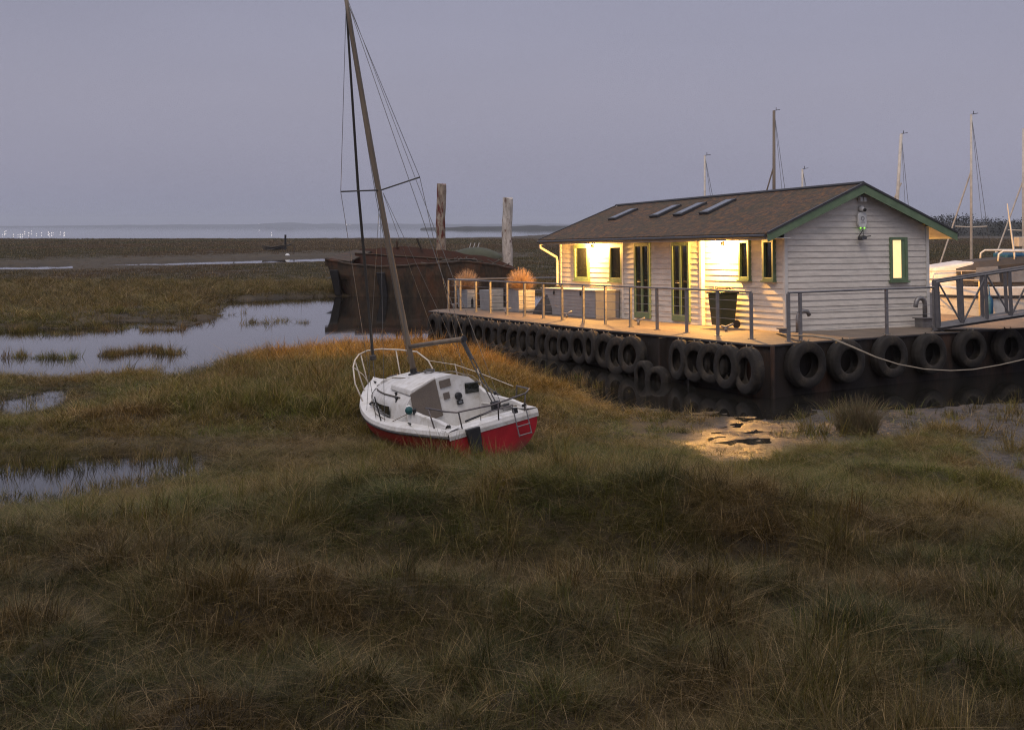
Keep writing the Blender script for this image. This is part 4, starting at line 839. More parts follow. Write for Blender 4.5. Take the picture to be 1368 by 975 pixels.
wall_lamp(4.40, 4.6, 2.04, 1, 'lamp under the far eave lighting the moored cruiser', 2300)

# things fixed to the gable
T = Thing('security_camera', 'small white security camera at the top of the gable', 'camera', (2.26, -.03, 3.08), F)
mb = MB(); mb.bx(2.20, 2.32, -.07, -.03, 3.12, 3.2); T.part('bracket', mb, M['white'], bevel=.006)
mb = MB(); mb.bx(2.16, 2.24, -.16, -.06, 3.03, 3.15); mb.bx(2.28, 2.36, -.16, -.06, 3.03, 3.15); T.part('head', mb, M['white'], bevel=.01)
T = Thing('dome_camera', 'round white dome camera under the top camera on the gable', 'camera', (2.26, -.03, 2.86), F)
mb = MB(); mb.lathe([(.07, 0), (.075, .05), (.05, .12), (.01, .15)], (2.26, -.03, 2.88), Vector((0, -1, -.4)), 16); T.part('housing', mb, M['white'], smooth=True)
mb = MB(); mb.ball((2.28, -.17, 2.83), .045, 12); T.part('lens', mb, M['dark'], smooth=True)
T = Thing('alarm_box', 'white alarm box with round emblem and two green lights on the gable', 'alarm box', (2.26, -.03, 2.4), F)
mb = MB(); mb.prism([(2.13, 2.48), (2.17, 2.40), (2.35, 2.40), (2.39, 2.48), (2.39, 2.70), (2.35, 2.77), (2.17, 2.77), (2.13, 2.70)], -.11, -.03, lambda u, v, a: (u, a, v)); bb = T.part('case', mb, M['white'], bevel=.012)
mb = MB(); mb.lathe([(.055, 0), (.055, .004), (.035, .004), (.035, 0)], (2.26, -.111, 2.62), Vector((0, -1, 0)), 18, closed=True); T.part('emblem', mb, M['grey'], bb)
mb = MB(); mb.bx(2.20, 2.32, -.114, -.1105, 2.52, 2.535); T.part('emblem', mb, M['grey'], bb)
for x in (2.20, 2.32):
    mb = MB(); mb.ball((x, -.10, 2.385), .022, 8); T.part('light', mb, M['ledgreen'], bb)
T = Thing('floodlight', 'dark angled floodlight bracket on the gable below the alarm box', 'floodlight', (2.26, -.03, 2.15), F)
mb = MB(); mb.tube([(2.18, -.03, 2.16), (2.26, -.12, 2.34), (2.34, -.03, 2.16), (2.18, -.03, 2.16)], .012, 6); T.part('bracket', mb, M['dark'])
mb = MB(); mb.hexa([(2.12, -.26, 2.08), (2.30, -.22, 2.12), (2.30, -.08, 2.14), (2.12, -.08, 2.08), (2.12, -.24, 2.15), (2.30, -.20, 2.19), (2.30, -.08, 2.21), (2.12, -.08, 2.17)]); T.part('lamp_head', mb, M['lead'], bevel=.008)
mb = MB(); mb.tube([(2.28, -.14, 2.17), (2.46, -.16, 2.19)], .014, 6); T.part('arm', mb, M['dark'])

# pipes at the gable foot
T = Thing('swan_neck_vent', 'grey swan neck vent pipe on a box at the right of the gable', 'vent', (3.85, -.35, EZ), F)
mb = MB(); mb.bx(3.72, 4.02, -.55, -.25, EZ, .13); mb.bx(3.68, 4.06, -.59, -.21, .13, .16); T.part('base', mb, M['steel'], bevel=.006)
mb = MB(); mb.tube([(3.92, -.4, .16), (3.92, -.4, .50)] + [(3.78 + .14 * math.cos(a), -.4, .50 + .14 * math.sin(a)) for a in [i * math.pi / 8 for i in range(1, 9)]] + [(3.62, -.4, .42)], .058, 12); T.part('pipe', mb, M['steel'], smooth=True)
T = Thing('elbow_pipe', 'grey elbow pipe sticking out of the gable near the left corner', 'pipe', (.45, -.3, EZ), F)
mb = MB(); mb.tube([(.12, -.3, EZ), (.12, -.3, .25), (.16, -.3, .36), (.27, -.3, .42), (.40, -.3, .40), (.46, -.3, .30)], .05, 12); T.part('pipe', mb, M['steel'], smooth=True)

# ---- rails
def posts_and_rail(name, pts, label, topz=.95, mid=4, post=True, mt='steel', gap=None):
    T = Thing(name, label, 'railing', (pts[0][0], pts[0][1], EZ), F)
    for (x, y) in pts:
        mb = MB(); mb.bx(x - .03, x + .03, y - .03, y + .03, EZ, topz - .02); mb.bx(x - .06, x + .06, y - .06, y + .06, EZ, EZ + .015); T.part('post', mb, M[mt])
    mb = MB(); mb.tube([(x, y, topz) for x, y in pts], .024, 8); T.part('top_rail', mb, M[mt])
    for k in range(mid):
        z = EZ + (topz - EZ) * (k + 1) / (mid + 1); mb = MB(); mb.tube([(x, y, z) for x, y in pts], .0055, 5); T.part('wire', mb, M['wire'])
ys_ = [fhit(px, py, 0, -2.15).y for px, py in ((599, 412), (615, 412), (636, 413), (655, 415), (677.5, 417), (701, 420), (726, 421.5), (751, 424), (779.5, 427), (809, 430), (842.7, 433.5), (878, 437), (917.5, 440), (959, 443.5), (1004, 447))]
posts_and_rail('deck_railing', [(-2.15, y) for y in ys_], 'long steel railing with wires on the side deck above the row of tyres')
posts_and_rail('deck_railing', [(-1.95, -2.72), (-1.55, -2.6), (1.37, -1.95), (3.0, -1.72)], 'steel railing across the near end in front of the gable')
posts_and_rail('deck_railing', [(-1.9, 16.4), (.6, 16.2), (3.4, 16.0), (6, 15.8), (8.6, 15.6)], 'pale steel railing at the far end of the deck behind the planters', mid=1)
posts_and_rail('deck_railing', [(8.6, 14.5), (8.6, 11), (8.6, 8), (8.6, 5), (8.6, 2.5)], 'steel railing along the far side of the deck by the cruiser', mid=3, mt='wire')

# planters with dry grass
def plume(name, T, c, n, hh, spread, seed, m):
    r = random.Random(seed); mb = MB()
    for i in range(n):
        a = r.uniform(0, 6.283); z_ = r.uniform(-.15, 1.0); q = math.sqrt(1 - z_ * z_); L_ = hh * r.uniform(.62, 1.0); w = r.uniform(.003, .007)
        D = Vector((math.cos(a) * q * spread, math.sin(a) * q * spread, .35 + .75 * z_)); wa = r.uniform(0, 3.14); dx, dy = math.cos(wa) * w, math.sin(wa) * w; vs = []
        for t in (0, .4, .75, 1):
            x = c[0] + D.x * L_ * t; y = c[1] + D.y * L_ * t; z = c[2] + D.z * L_ * t - .12 * L_ * t ** 3 * q; k = (1 - t * .5) if t < 1 else .3
            vs += [(x - dx * k, y - dy * k, z), (x + dx * k, y + dy * k, z)]
        mb.add(vs, [(0, 1, 3, 2), (2, 3, 5, 4), (4, 5, 7, 6)])
    return T.part(name, mb, m)
def planter(x0, x1, y0, y1, label, cat='planter', grass=0, seed=1, lit='cream', hgt=.62, arch=False):
    T = Thing('planter_box', label, cat, ((x0 + x1) / 2, (y0 + y1) / 2, EZ), F)
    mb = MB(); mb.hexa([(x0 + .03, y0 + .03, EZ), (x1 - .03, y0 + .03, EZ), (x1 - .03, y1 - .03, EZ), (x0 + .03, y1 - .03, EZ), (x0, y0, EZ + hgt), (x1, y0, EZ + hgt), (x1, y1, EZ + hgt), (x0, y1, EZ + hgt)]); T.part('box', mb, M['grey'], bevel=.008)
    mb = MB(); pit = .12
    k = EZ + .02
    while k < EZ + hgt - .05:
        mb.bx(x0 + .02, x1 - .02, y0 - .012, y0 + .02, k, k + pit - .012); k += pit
    T.part('slat_front', mb, M['cream'])  # lamp-facing side made cream on a grey box: lamplight put into its colour
    if arch:
        mb = MB(); mb.prism([(x0 + .15, EZ + .03), (x1 - .12, EZ + .03), (x1 - .12, EZ + .28), ((x0 + x1) / 2 + .015, EZ + .38), (x0 + .15, EZ + .28)], y0 - .02, y0 - .014, lambda u, v, a: (u, a, v)); T.part('arch_opening', mb, M['dark'])
    if grass: plume('dry_grass', T, ((x0 + x1) / 2, (y0 + y1) / 2, EZ + hgt - .05), grass, .78, .78, seed, M['plume'])
def place_planter(pl, pm, pr, hgt, **k):
    # pl, pm, pr: deck points (photo) of left-far, near, right corners
    a = fhit(*pl, 2, EZ); b = fhit(*pm, 2, EZ); c = fhit(*pr, 2, EZ)
    x0 = b.x; x1 = max(c.x, x0 + .35); y0 = b.y; y1 = max(a.y, y0 + .4); y1 = min(y1, y0 + .95); print('PL', x0, x1, y0, y1); planter(x0, x1, y0, y1, hgt=hgt, **k)
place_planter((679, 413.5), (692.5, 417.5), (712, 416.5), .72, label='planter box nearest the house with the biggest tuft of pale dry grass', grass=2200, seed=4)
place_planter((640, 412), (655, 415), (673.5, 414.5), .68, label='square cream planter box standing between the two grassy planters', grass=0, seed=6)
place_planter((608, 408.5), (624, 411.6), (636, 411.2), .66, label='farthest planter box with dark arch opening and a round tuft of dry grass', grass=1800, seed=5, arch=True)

# storage locker against the house wall, tarpaulin heap, wheelie bin
a = fhit(815, 427.9, 2, EZ); 
T = Thing('storage_locker', 'long low grey slatted locker under the left windows of the house', 'locker', (-.5, 10, EZ), F)
lx, ly0, ly1 = -.85, 8.0, 11.6
mb = MB(); mb.bx(lx, -.06, ly0, ly1, EZ, .70); T.part('body', mb, M['grey'])
mb = MB(); boards(mb, ly0, ly1, EZ + .02, .68, lambda a_, z, o: (lx - o * .5, a_, z), pitch=.10); T.part('slat_front', mb, M['grey'])
mb = MB(); mb.bx(lx - .04, -.04, ly0 - .03, ly1 + .03, .70, .74); T.part('lid', mb, M['cream'], bevel=.006)
for y in (8.9, 10.7):
    mb = MB(); mb.bx(lx - .05, lx - .02, y - .03, y + .03, .55, .69); T.part('latch', mb, M['dark'])
c = fhit(738, 420, 2, EZ); c.x = min(c.x, -.6)
T = Thing('tarpaulin_heap', 'dark slumped tarpaulin cover over a heap between the planters and the locker', 'tarpaulin', (c.x + .1, c.y + .3, EZ), F)
print('TARP', c); mb = MB(); rings = []
tx, ty = c.x + .10, c.y + .35
for k, (rr, z, dx) in enumerate(((.52, EZ, 0), (.50, .1, .03), (.42, .3, .10), (.33, .52, .18), (.22, .70, .25), (.08, .80, .28), (.001, .81, .28))):
    rings.append([(tx + dx + rr * (1 + .12 * math.sin(a * 5 + k)) * math.cos(a), ty + rr * (1 + .12 * math.sin(a * 4 + k)) * math.sin(a), z) for a in [i * math.pi / 10 for i in range(20)]])
mb.loft(rings, closed=True); T.part('cover', mb, M['tarp'], smooth=True)
bc = fhit(966, 430, 0, -.45)
def wheelie_bin():
    x, y = -.75, bc.y + .5; x, y = -.45, bc.y
    T = Thing('wheelie_bin', 'green wheelie bin with rubbish heaped on its lid below the right lamp', 'bin', (x, y, EZ), F)
    mb = MB(); mb.hexa([(x - .20, y - .22, EZ + .08), (x + .20, y - .22, EZ + .08), (x + .20, y + .22, EZ + .08), (x - .20, y + .22, EZ + .08), (x - .26, y - .29, .78), (x + .26, y - .29, .78), (x + .26, y + .29, .78), (x - .26, y + .29, .78)]); T.part('body', mb, M['bin'], bevel=.02)
    mb = MB(); mb.hexa([(x - .29, y - .32, .785), (x + .29, y - .32, .785), (x + .29, y + .32, .785), (x - .29, y + .32, .785), (x - .27, y - .30, .83), (x + .27, y - .30, .86), (x + .27, y + .30, .86), (x - .27, y + .30, .83)]); T.part('lid', mb, M['bin'], bevel=.01)
    for dy in (-.24, .24):
        mb = MB(); mb.lathe([(.10, -.025), (.11, 0), (.10, .025)], (x + .24, y + dy, EZ + .11), 'y', 16); T.part('wheel', mb, M['dark'])
    r = random.Random(3); mb = MB()
    for i in range(16): 
        p = Vector((x + r.uniform(-.2, .2), y + r.uniform(-.25, .25), .88)); mb.tube([p, p + Vector((r.uniform(-.16, .16), r.uniform(-.16, .16), r.uniform(0, .08))), p + Vector((r.uniform(-.26, .26), r.uniform(-.26, .26), r.uniform(0, .05)))], .012, 5)
    T.part('rubbish', mb, M['rope'])
wheelie_bin()
bx2 = 4.6
T = Thing('meter_cupboard', 'dark grey cupboard standing against the right corner of the house', 'cupboard', (4.75, .3, EZ), F)
mb = MB(); mb.bx(4.44, 4.80, .05, .65, EZ, .72); T.part('body', mb, M['grey'], bevel=.01); mb = MB(); mb.bx(4.42, 4.83, .03, .68, .72, .76); T.part('lid', mb, M['cream'])
# mooring cleats / bollards along the side deck
gname = 'mooring cleats along the side deck'
first = None
for i, (px, py) in enumerate(((607, 411.5), (676, 419), (757, 424.5), (853, 434), (970, 443))):
    p = fhit(px, py, 2, EZ)
    if first is None:
        T = Thing('mooring_cleat', 'small horn shaped steel mooring cleat on the deck edge by a rail post', 'cleat', (p.x, p.y, EZ), F, gname)
        x, y = p.x, p.y; mb = MB(); mb.tube([(x, y, EZ), (x, y, EZ + .11)], .035, 8); mb.tube([(x - .05, y + .12, EZ + .13), (x, y, EZ + .11), (x + .10, y - .16, EZ + .19)], .028, 8); T.part('horn', mb, M['steel'], smooth=True); first = T.o
    else:
        o = copy_tree(first); o.matrix_world = F @ Matrix.Translation((p.x, p.y, EZ))
p = fhit(1046, 446.5, 2, EZ)
T = Thing('deck_bollard', 'squat grey bollard with a flat cap at the near corner of the deck', 'bollard', (p.x, p.y, EZ), F)
mb = MB(); mb.lathe([(.16, 0), (.16, .02), (.09, .03), (.09, .11), (.15, .12), (.15, .15)], (p.x, p.y, EZ), 'z', 16); T.part('casting', mb, M['steel'])

# ---- tyres hung on the pontoon
def tyre_proto():
    ob = bpy.data.objects.new('tyre_fender', None)
    mb = MB(); n = 28; prof = []
    prof = [(.44, -.11), (.47, -.10), (.485, -.07), (.478, -.035), (.488, -.03), (.488, .03), (.478, .035), (.485, .07), (.47, .10), (.44, .115), (.38, .125), (.32, .12), (.275, .10), (.265, .085), (.30, .07), (.37, .06), (.41, .03), (.41, -.03), (.37, -.06), (.30, -.07), (.265, -.085), (.275, -.10), (.32, -.12), (.38, -.12)]
    mb.lathe(prof, (0, 0, -.5), 'x', 32, closed=True)
    return mkmesh('tyre', mb, M['tyre'], smooth=True), None
tyre_me, _ = tyre_proto()
mb = MB(); mb.tube([(.0, -.12, .02), (-.02, -.02, -.10), (0, .0, -.13), (-.02, .03, -.10), (0, .12, .02)], .014, 6); rope_me = mkmesh('rope', mb, M['rope'])
TG_A = 'tyre fenders hung along the long side of the pontoon'
TG_B = 'tyre fenders hung across the near end of the pontoon'
def tyre(x, y, zt, ang, sc, label, group, lean=0.0, rope=True, wid=1.0, sy=1.0):
    e = bpy.data.objects.new('tyre_fender', None); COL.objects.link(e); tag(e, label, 'tyre', group)
    e.matrix_world = F @ Matrix.Translation((x, y, zt)) @ Matrix.Rotation(ang, 4, 'Z') @ Matrix.Rotation(lean, 4, 'Y') @ Matrix.Rotation(random.uniform(-.06, .06), 4, 'X') @ Matrix.Diagonal((wid, sc * sy, sc, 1))
    t = bpy.data.objects.new('casing', tyre_me); COL.objects.link(t); t.parent = e
    if rope: r_ = bpy.data.objects.new('rope', rope_me); COL.objects.link(r_); r_.parent = e
LA = 'old black tyre hanging in the close row along the long side of the pontoon'
side_px = [(582, 432), (597, 433), (609, 434), (620, 435), (631, 436.7), (643, 438.5), (655.8, 439.7), (667, 441), (679, 442), (692, 443), (704, 444.7), (718, 447), (731.6, 448.4), (745, 451), (760, 452), (776.4, 454.6), (792.6, 459.6), (811, 462), (828.6, 463), (846, 464.6)]
for i, (px, py) in enumerate(side_px):
    p = fhit(px, py, 0, -3.36); sc = random.uniform(.84, 1.05)
    tyre(-3.38, p.y, -.10 - random.uniform(0, .10), random.uniform(-.2, .2), sc, LA, TG_A, lean=random.uniform(-.05, .05))
LB = ['tyre on the long side just right of the two low tyres', 'second tyre right of the two low tyres', 'third and smallest tyre right of the two low tyres, before the two big ones', 'big tyre on the long side, next to the one at the corner', 'big tyre on the long side nearest the pontoon corner']
for i, ((px, py), sc) in enumerate(zip(((907, 478), (929.5, 480), (951, 480), (972, 482), (999, 486)), (.95, .93, .9, .98, 1.02))):
    p = fhit(px, py, 0, -3.2); tyre(-3.16 - .0 * i, p.y, -.12, (-.16, .1, .2, -.05, -.1)[i], sc, LB[i], TG_A, lean=.03)
for i, (px, py) in enumerate(((867, 504), (884.6, 512))):
    p = fhit(px, py, 0, -3.3); print('LOW', p); tyre(-3.42, p.y, p.z + .36 + .05, .25 * i, .68, ('low tyre hanging at the waterline, the left of the low pair', 'low tyre hanging at the waterline, the right of the low pair')[i], TG_A, rope=False)
LC = ['big tyre on the near end just right of the corner post', 'second tyre from the corner on the near end, partly behind the hose', 'third tyre from the corner on the near end', 'fourth tyre from the corner on the near end below the vent pipe', 'fifth tyre from the corner on the near end, below the gangway foot', 'shaded tyre on the near end under the gangway', 'rightmost shaded tyre on the near end']
def edge_y(x): return float(np.interp(x, [-2.0, .1, 2.8, 9.0], [-3.02, -2.62, -2.12, -1.4]))
for i, px in enumerate((1075, 1130, 1187, 1240.6, 1296, 1346, 1396)):
    d = Fr @ Vector(((px - CX) / FPX, 1, -(482 - HY) / FPX)); lo, hi = 5, 60
    x = 0
    for t in np.linspace(20, 45, 2500):
        q = Fo + d * float(t)
        if q.y >= edge_y(q.x) - .14: x = q.x; break
    sl_ = .19 if x < 2.8 else .116
    tyre(x, edge_y(x) - .15, -.04 - .02 * (i % 2), math.pi / 2 + sl_, (1.02, .98, .98, .96, .92, .92, .9)[i], LC[i], TG_B, lean=random.uniform(-.04, .04), wid=1.15, sy=1.1)

# flat hose sagging from the deck corner to the shore
pts = [fp(*fhit(1040, 446.5, 2, EZ)) + Vector((0, 0, .02)), at(1063, 448.5, 27.2), at(1085, 448.8, 26.9), at(1112, 452.5, 26.6), at(1140, 464, 26.4), at(1170, 477, 26.4), at(1200, 486.5, 26.4), at(1235, 493, 26.5), at(1270, 495, 26.6), at(1300, 493.5, 26.7), at(1335, 487.5, 26.9), at(1368, 480, 27.0), at(1440, 455, 27.3)]
mb = MB(); mb.tube(pts, [.05, .055, .06, .06, .05, .04, .03, .025, .022, .02, .02, .02, .02], 8, flat=.35)
single('mooring_hose', mb, M['rope'], 'pale flat hose sagging from the deck corner in front of the near tyres', 'hose', tuple(pts[0]), smooth=True)

# ---- gangway
def gangway():
    GX = Matrix.Translation(fp(2.75, -1.9, EZ)) ; A = fp(2.98, -1.85, EZ)
    T = Thing('gangway', 'dark grey steel truss gangway rising from the deck to the right', 'gangway', tuple(A))
    dirx = Vector((1, .02, .152)); wdt = Vector((.27, 1.0, 0)) * .95
    def pt(s, h_, side): return A + dirx * s + wdt * side + Vector((.0, 0, h_ + .09))
    n = 10; st = .575; nms = ('truss', 'truss')
    for side in (0, 1):
        mb = MB(); H1 = 1.08
        mb.tube([pt(0, 0, side), pt(n * st, 0, side)], .05, 4); mb.tube([pt(-.05, H1, side), pt(n * st, H1, side)], .032, 6)
        for k in range(n + 1):
            lean = .05; mb.tube([pt(k * st + .02, 0, side), pt(k * st - .03, H1, side)], .045 if k else .06, 4)
            if k < n and side == 0: 
                a_, b_ = ((0, 1) if k % 2 else (1, 0)); mb.tube([pt((k + (1 - a_) * 0) * st, H1 if k % 2 == 0 else 0, side), pt((k + 1) * st, 0 if k % 2 == 0 else H1, side)], .024, 5)
        T.part('truss', mb, M['steelD'])
    mb = MB(); a, b, c_, d_ = pt(-.1, -.06, 0), pt(n * st, -.06, 0), pt(n * st, -.06, 1), pt(-.1, -.06, 1); up = Vector((0, 0, .07)); mb.hexa([a, b, c_, d_, a + up, b + up, c_ + up, d_ + up]); T.part('walkway', mb, M['steelD'])
    mb = MB(); mb.tube([pt(.1, -.1, -.0) , pt(.1, -.1, 1.0)], .05, 8); T.part('roller', mb, M['dark'])
    for side in (0, 1):
        e = pt(n * st - .1, 0, side); mb = MB(); mb.tube([(e.x, e.y, -1.0), (e.x, e.y, e.z + .2)], .09, 8); T.part('support_post', mb, M['bark'])
M['steelD'] = mat('weathered_dark_steel', (.15, .145, .15), .6, .3, scale=5, bump=.15)
gangway()

# ================================================================== RUSTY BARGE
def barge():
    Y0 = 65.0
    T = Thing('rusty_barge', 'derelict rusty open barge with broken sides lying in the creek', 'barge', (-5, Y0, 0))
    gun = smooth_interp([-9.55, -8.9, -7.5, -5.6, -4.2, -2.2, -.9, .3], [1.92, 1.80, 1.62, 1.60, 1.70, 1.78, 1.64, 1.30])
    near = smooth_interp([-9.55, -8.5, -6.5, -3, -1, .3], [0.0, -.55, -.95, -1.0, -.6, .4])
    xs = [-9.55 + 9.85 * i / 30 for i in range(31)]
    mb = MB(); rows = []
    for x in xs:
        y = Y0 + near(x); t = max(0, 1 - (x + 9.55) / 1.6); g = gun(x) + random.uniform(-.035, .03)
        rows.append([(x + 1.2 * t, y + .35 + t * .5, -.5), (x + .75 * t, y + .18 + t * .3, .35), (x + .3 * t, y + .03, 1.1), (x, y - .02, g), (x, y + .10, g + .01), (x, y + .12, g - .35)])
    mb.loft(rows); side = T.part('hull_side', mb, M['rust']); md = side.modifiers.new('s', 'SOLIDIFY'); md.thickness = .04
    mb = MB(); mb.loft([[(p[3][0], p[3][1] - .05, p[3][2] + .03), (p[3][0], p[3][1] + .20, p[3][2] + .04), (p[3][0], p[3][1] + .20, p[3][2] - .04), (p[3][0], p[3][1] - .05, p[3][2] - .04)] for p in rows], closed=True); T.part('gunwale', mb, M['rust'])
    # far side bulwark, red inside
    g2 = smooth_interp([-8.9, -8.0, -6.5, -4.5, -2.5, -1, .3], [2.20, 2.32, 2.42, 2.34, 2.06, 1.75, 1.25])
    mb = MB(); xs2 = [-8.6 + 8.9 * i / 24 for i in range(25)]; mb.loft([[(x, Y0 + 4.6 - .3 * abs(x + 3) * .15, -.5), (x, Y0 + 4.8, g2(x) + random.uniform(-.07, .05))] for x in xs2]); fs = T.part('far_side', mb, M['rust_red']); md = fs.modifiers.new('s', 'SOLIDIFY'); md.thickness = .05
    # bow plate and bow deck
    mb = MB(); mb.loft([[(-8.35, Y0 + .5, -.5), (-8.9, Y0 + .2, .6), (-9.55, Y0, 1.92)], [(-7.7, Y0 + 4.5, -.5), (-8.1, Y0 + 4.5, .9), (-8.6, Y0 + 4.8, 2.24)]]); T.part('bow_plate', mb, M['rust'])
    mb = MB(); mb.hexa([(-9.5, Y0 + .05, 1.86), (-8.3, Y0 + .0, 1.72), (-7.7, Y0 + 4.7, 2.12), (-8.6, Y0 + 4.7, 2.2), (-9.5, Y0 + .05, 1.95), (-8.3, Y0 + .0, 1.78), (-7.7, Y0 + 4.7, 2.2), (-8.6, Y0 + 4.7, 2.28)]); T.part('bow_deck', mb, M['rust'])
    mb = MB(); mb.hexa([(-8.3, Y0 + 2.2, 1.3), (-1.5, Y0 + 1.2, 1.3), (-1.5, Y0 + 1.3, 1.3), (-8.3, Y0 + 2.3, 1.3), (-8.3, Y0 + 2.2, 2.12), (-1.5, Y0 + 1.2, 1.72), (-1.5, Y0 + 1.3, 1.72), (-8.3, Y0 + 2.3, 2.12)]); T.part('coaming', mb, M['rust_red'])
    mb = MB(); mb.tube([(-8.3, Y0 + 2.2, 2.14), (-1.5, Y0 + 1.2, 1.74)], .05, 6); T.part('coaming_rail', mb, M['rust'])
    mb = MB(); mb.loft([[(x, Y0 + near(x) + .1, .9), (x, Y0 + 4.7, .9)] for x in xs]); T.part('hold_floor', mb, M['weedhull'])
    # wreckage on deck
    r = random.Random(5); mb = MB()
    for i in range(34):
        x = r.uniform(-4.2, .8); p = Vector((x, Y0 + r.uniform(0, 2.5), gun(x) - .1)); mb.tube([p, p + Vector((r.uniform(-.8, .8), r.uniform(-.3, .3), r.uniform(.05, .30)))], r.uniform(.015, .04), 5)
    for i in range(6):
        x = r.uniform(-4.5, 0); mb.bx(x, x + r.uniform(.4, 1.3), Y0 + .4, Y0 + .9, gun(x) - .15, gun(x) + r.uniform(.02, .16))
    T.part('wreckage', mb, M['bark'])
    for (x, z0, z1) in ((-9.0, .05, 1.35), (-6.55, -.25, 1.25)):
        y = Y0 + near(x) - .10; mb = MB(); mb.hexa([(x - .02, y + .2, z0), (x + .30, y + .2, z0), (x + .34, y + .35, z0), (x, y + .35, z0), (x - .28, y - .05, z1), (x + .16, y - .05, z1), (x + .16, y + .12, z1), (x - .28, y + .12, z1)]); T.part('hanging_fender', mb, M['dark'], bevel=.04)
    mb = MB(); mb.tube([(-6.3, Y0 + 4.7, 2.4), (-6.3, Y0 + 4.7, 2.75)], .07, 6); mb.tube([(-4.95, Y0 + 4.6, 2.3), (-5.2, Y0 + 4.6, 2.9)], .06, 6); T.part('bitt', mb, M['rust'])
barge()
def pile(px, top, w, Y, m, label):
    x = (px - CX) / FPX * Y; zt = H - (top - HY) / FPX * Y; r_ = w / 2 / FPX * Y; mb = MB(); n = 18; rings = []
    for i in range(n + 1):
        z = -.6 + (zt + .6) * i / n; rings.append([(x + .03 * math.sin(i * .4) + r_ * (1 + .05 * math.sin(3 * a + i * .9) + .03 * math.sin(i * 2.3)) * math.cos(a), Y + r_ * (1 + .05 * math.sin(2 * a + i)) * math.sin(a), z + (.05 * math.sin(a * 2) if i == n else 0)) for a in [k * math.pi / 9 for k in range(18)]])
    mb.loft(rings, closed=True, cap=True); single('mooring_pile', mb, m, label, 'mooring pile', (x, Y, -.6), group='two tall piles by the rusty barge', smooth=False)
pile(589.5, 246.5, 12.5, 71.0, M['pilebrown'], 'taller brownish weathered pile with rust red stains behind the barge')
pile(678, 265, 13.5, 70.6, M['pile'], 'white peeling pile with black patches nearer to the house')
# upturned olive hull beyond the barge
mb = MB(); Yg = 73; rings = []
for i in range(13):
    t = i / 12; x = -3.6 + 3.0 * t; hh = .62 * math.sin(math.pi * (t * .9 + .05)) ** .7; w = .9 * math.sin(math.pi * (t * .9 + .05)) ** .5
    rings.append([(x, Yg + w * math.cos(a), 1.75 + hh * math.sin(a)) for a in [k * math.pi / 8 for k in range(9)]])
mb.loft(rings, cap=True)
T = Thing('upturned_dinghy', 'olive green upturned dinghy hull showing above the far side of the rusty barge', 'dinghy', (-2.1, Yg, 1.75))
T.part('hull', mb, M['olive'], smooth=True); mb = MB()
for x in (-2.45, -2.22, -1.98): mb.tube([(x, Yg, 2.30), (x + .10, Yg, 2.62)], .022, 5)
T.part('peg', mb, M['white']); mb = MB(); mb.bx(-3.5, -.8, Yg - .7, Yg + .7, .0, 1.76); T.part('trestle', mb, M['bark'])

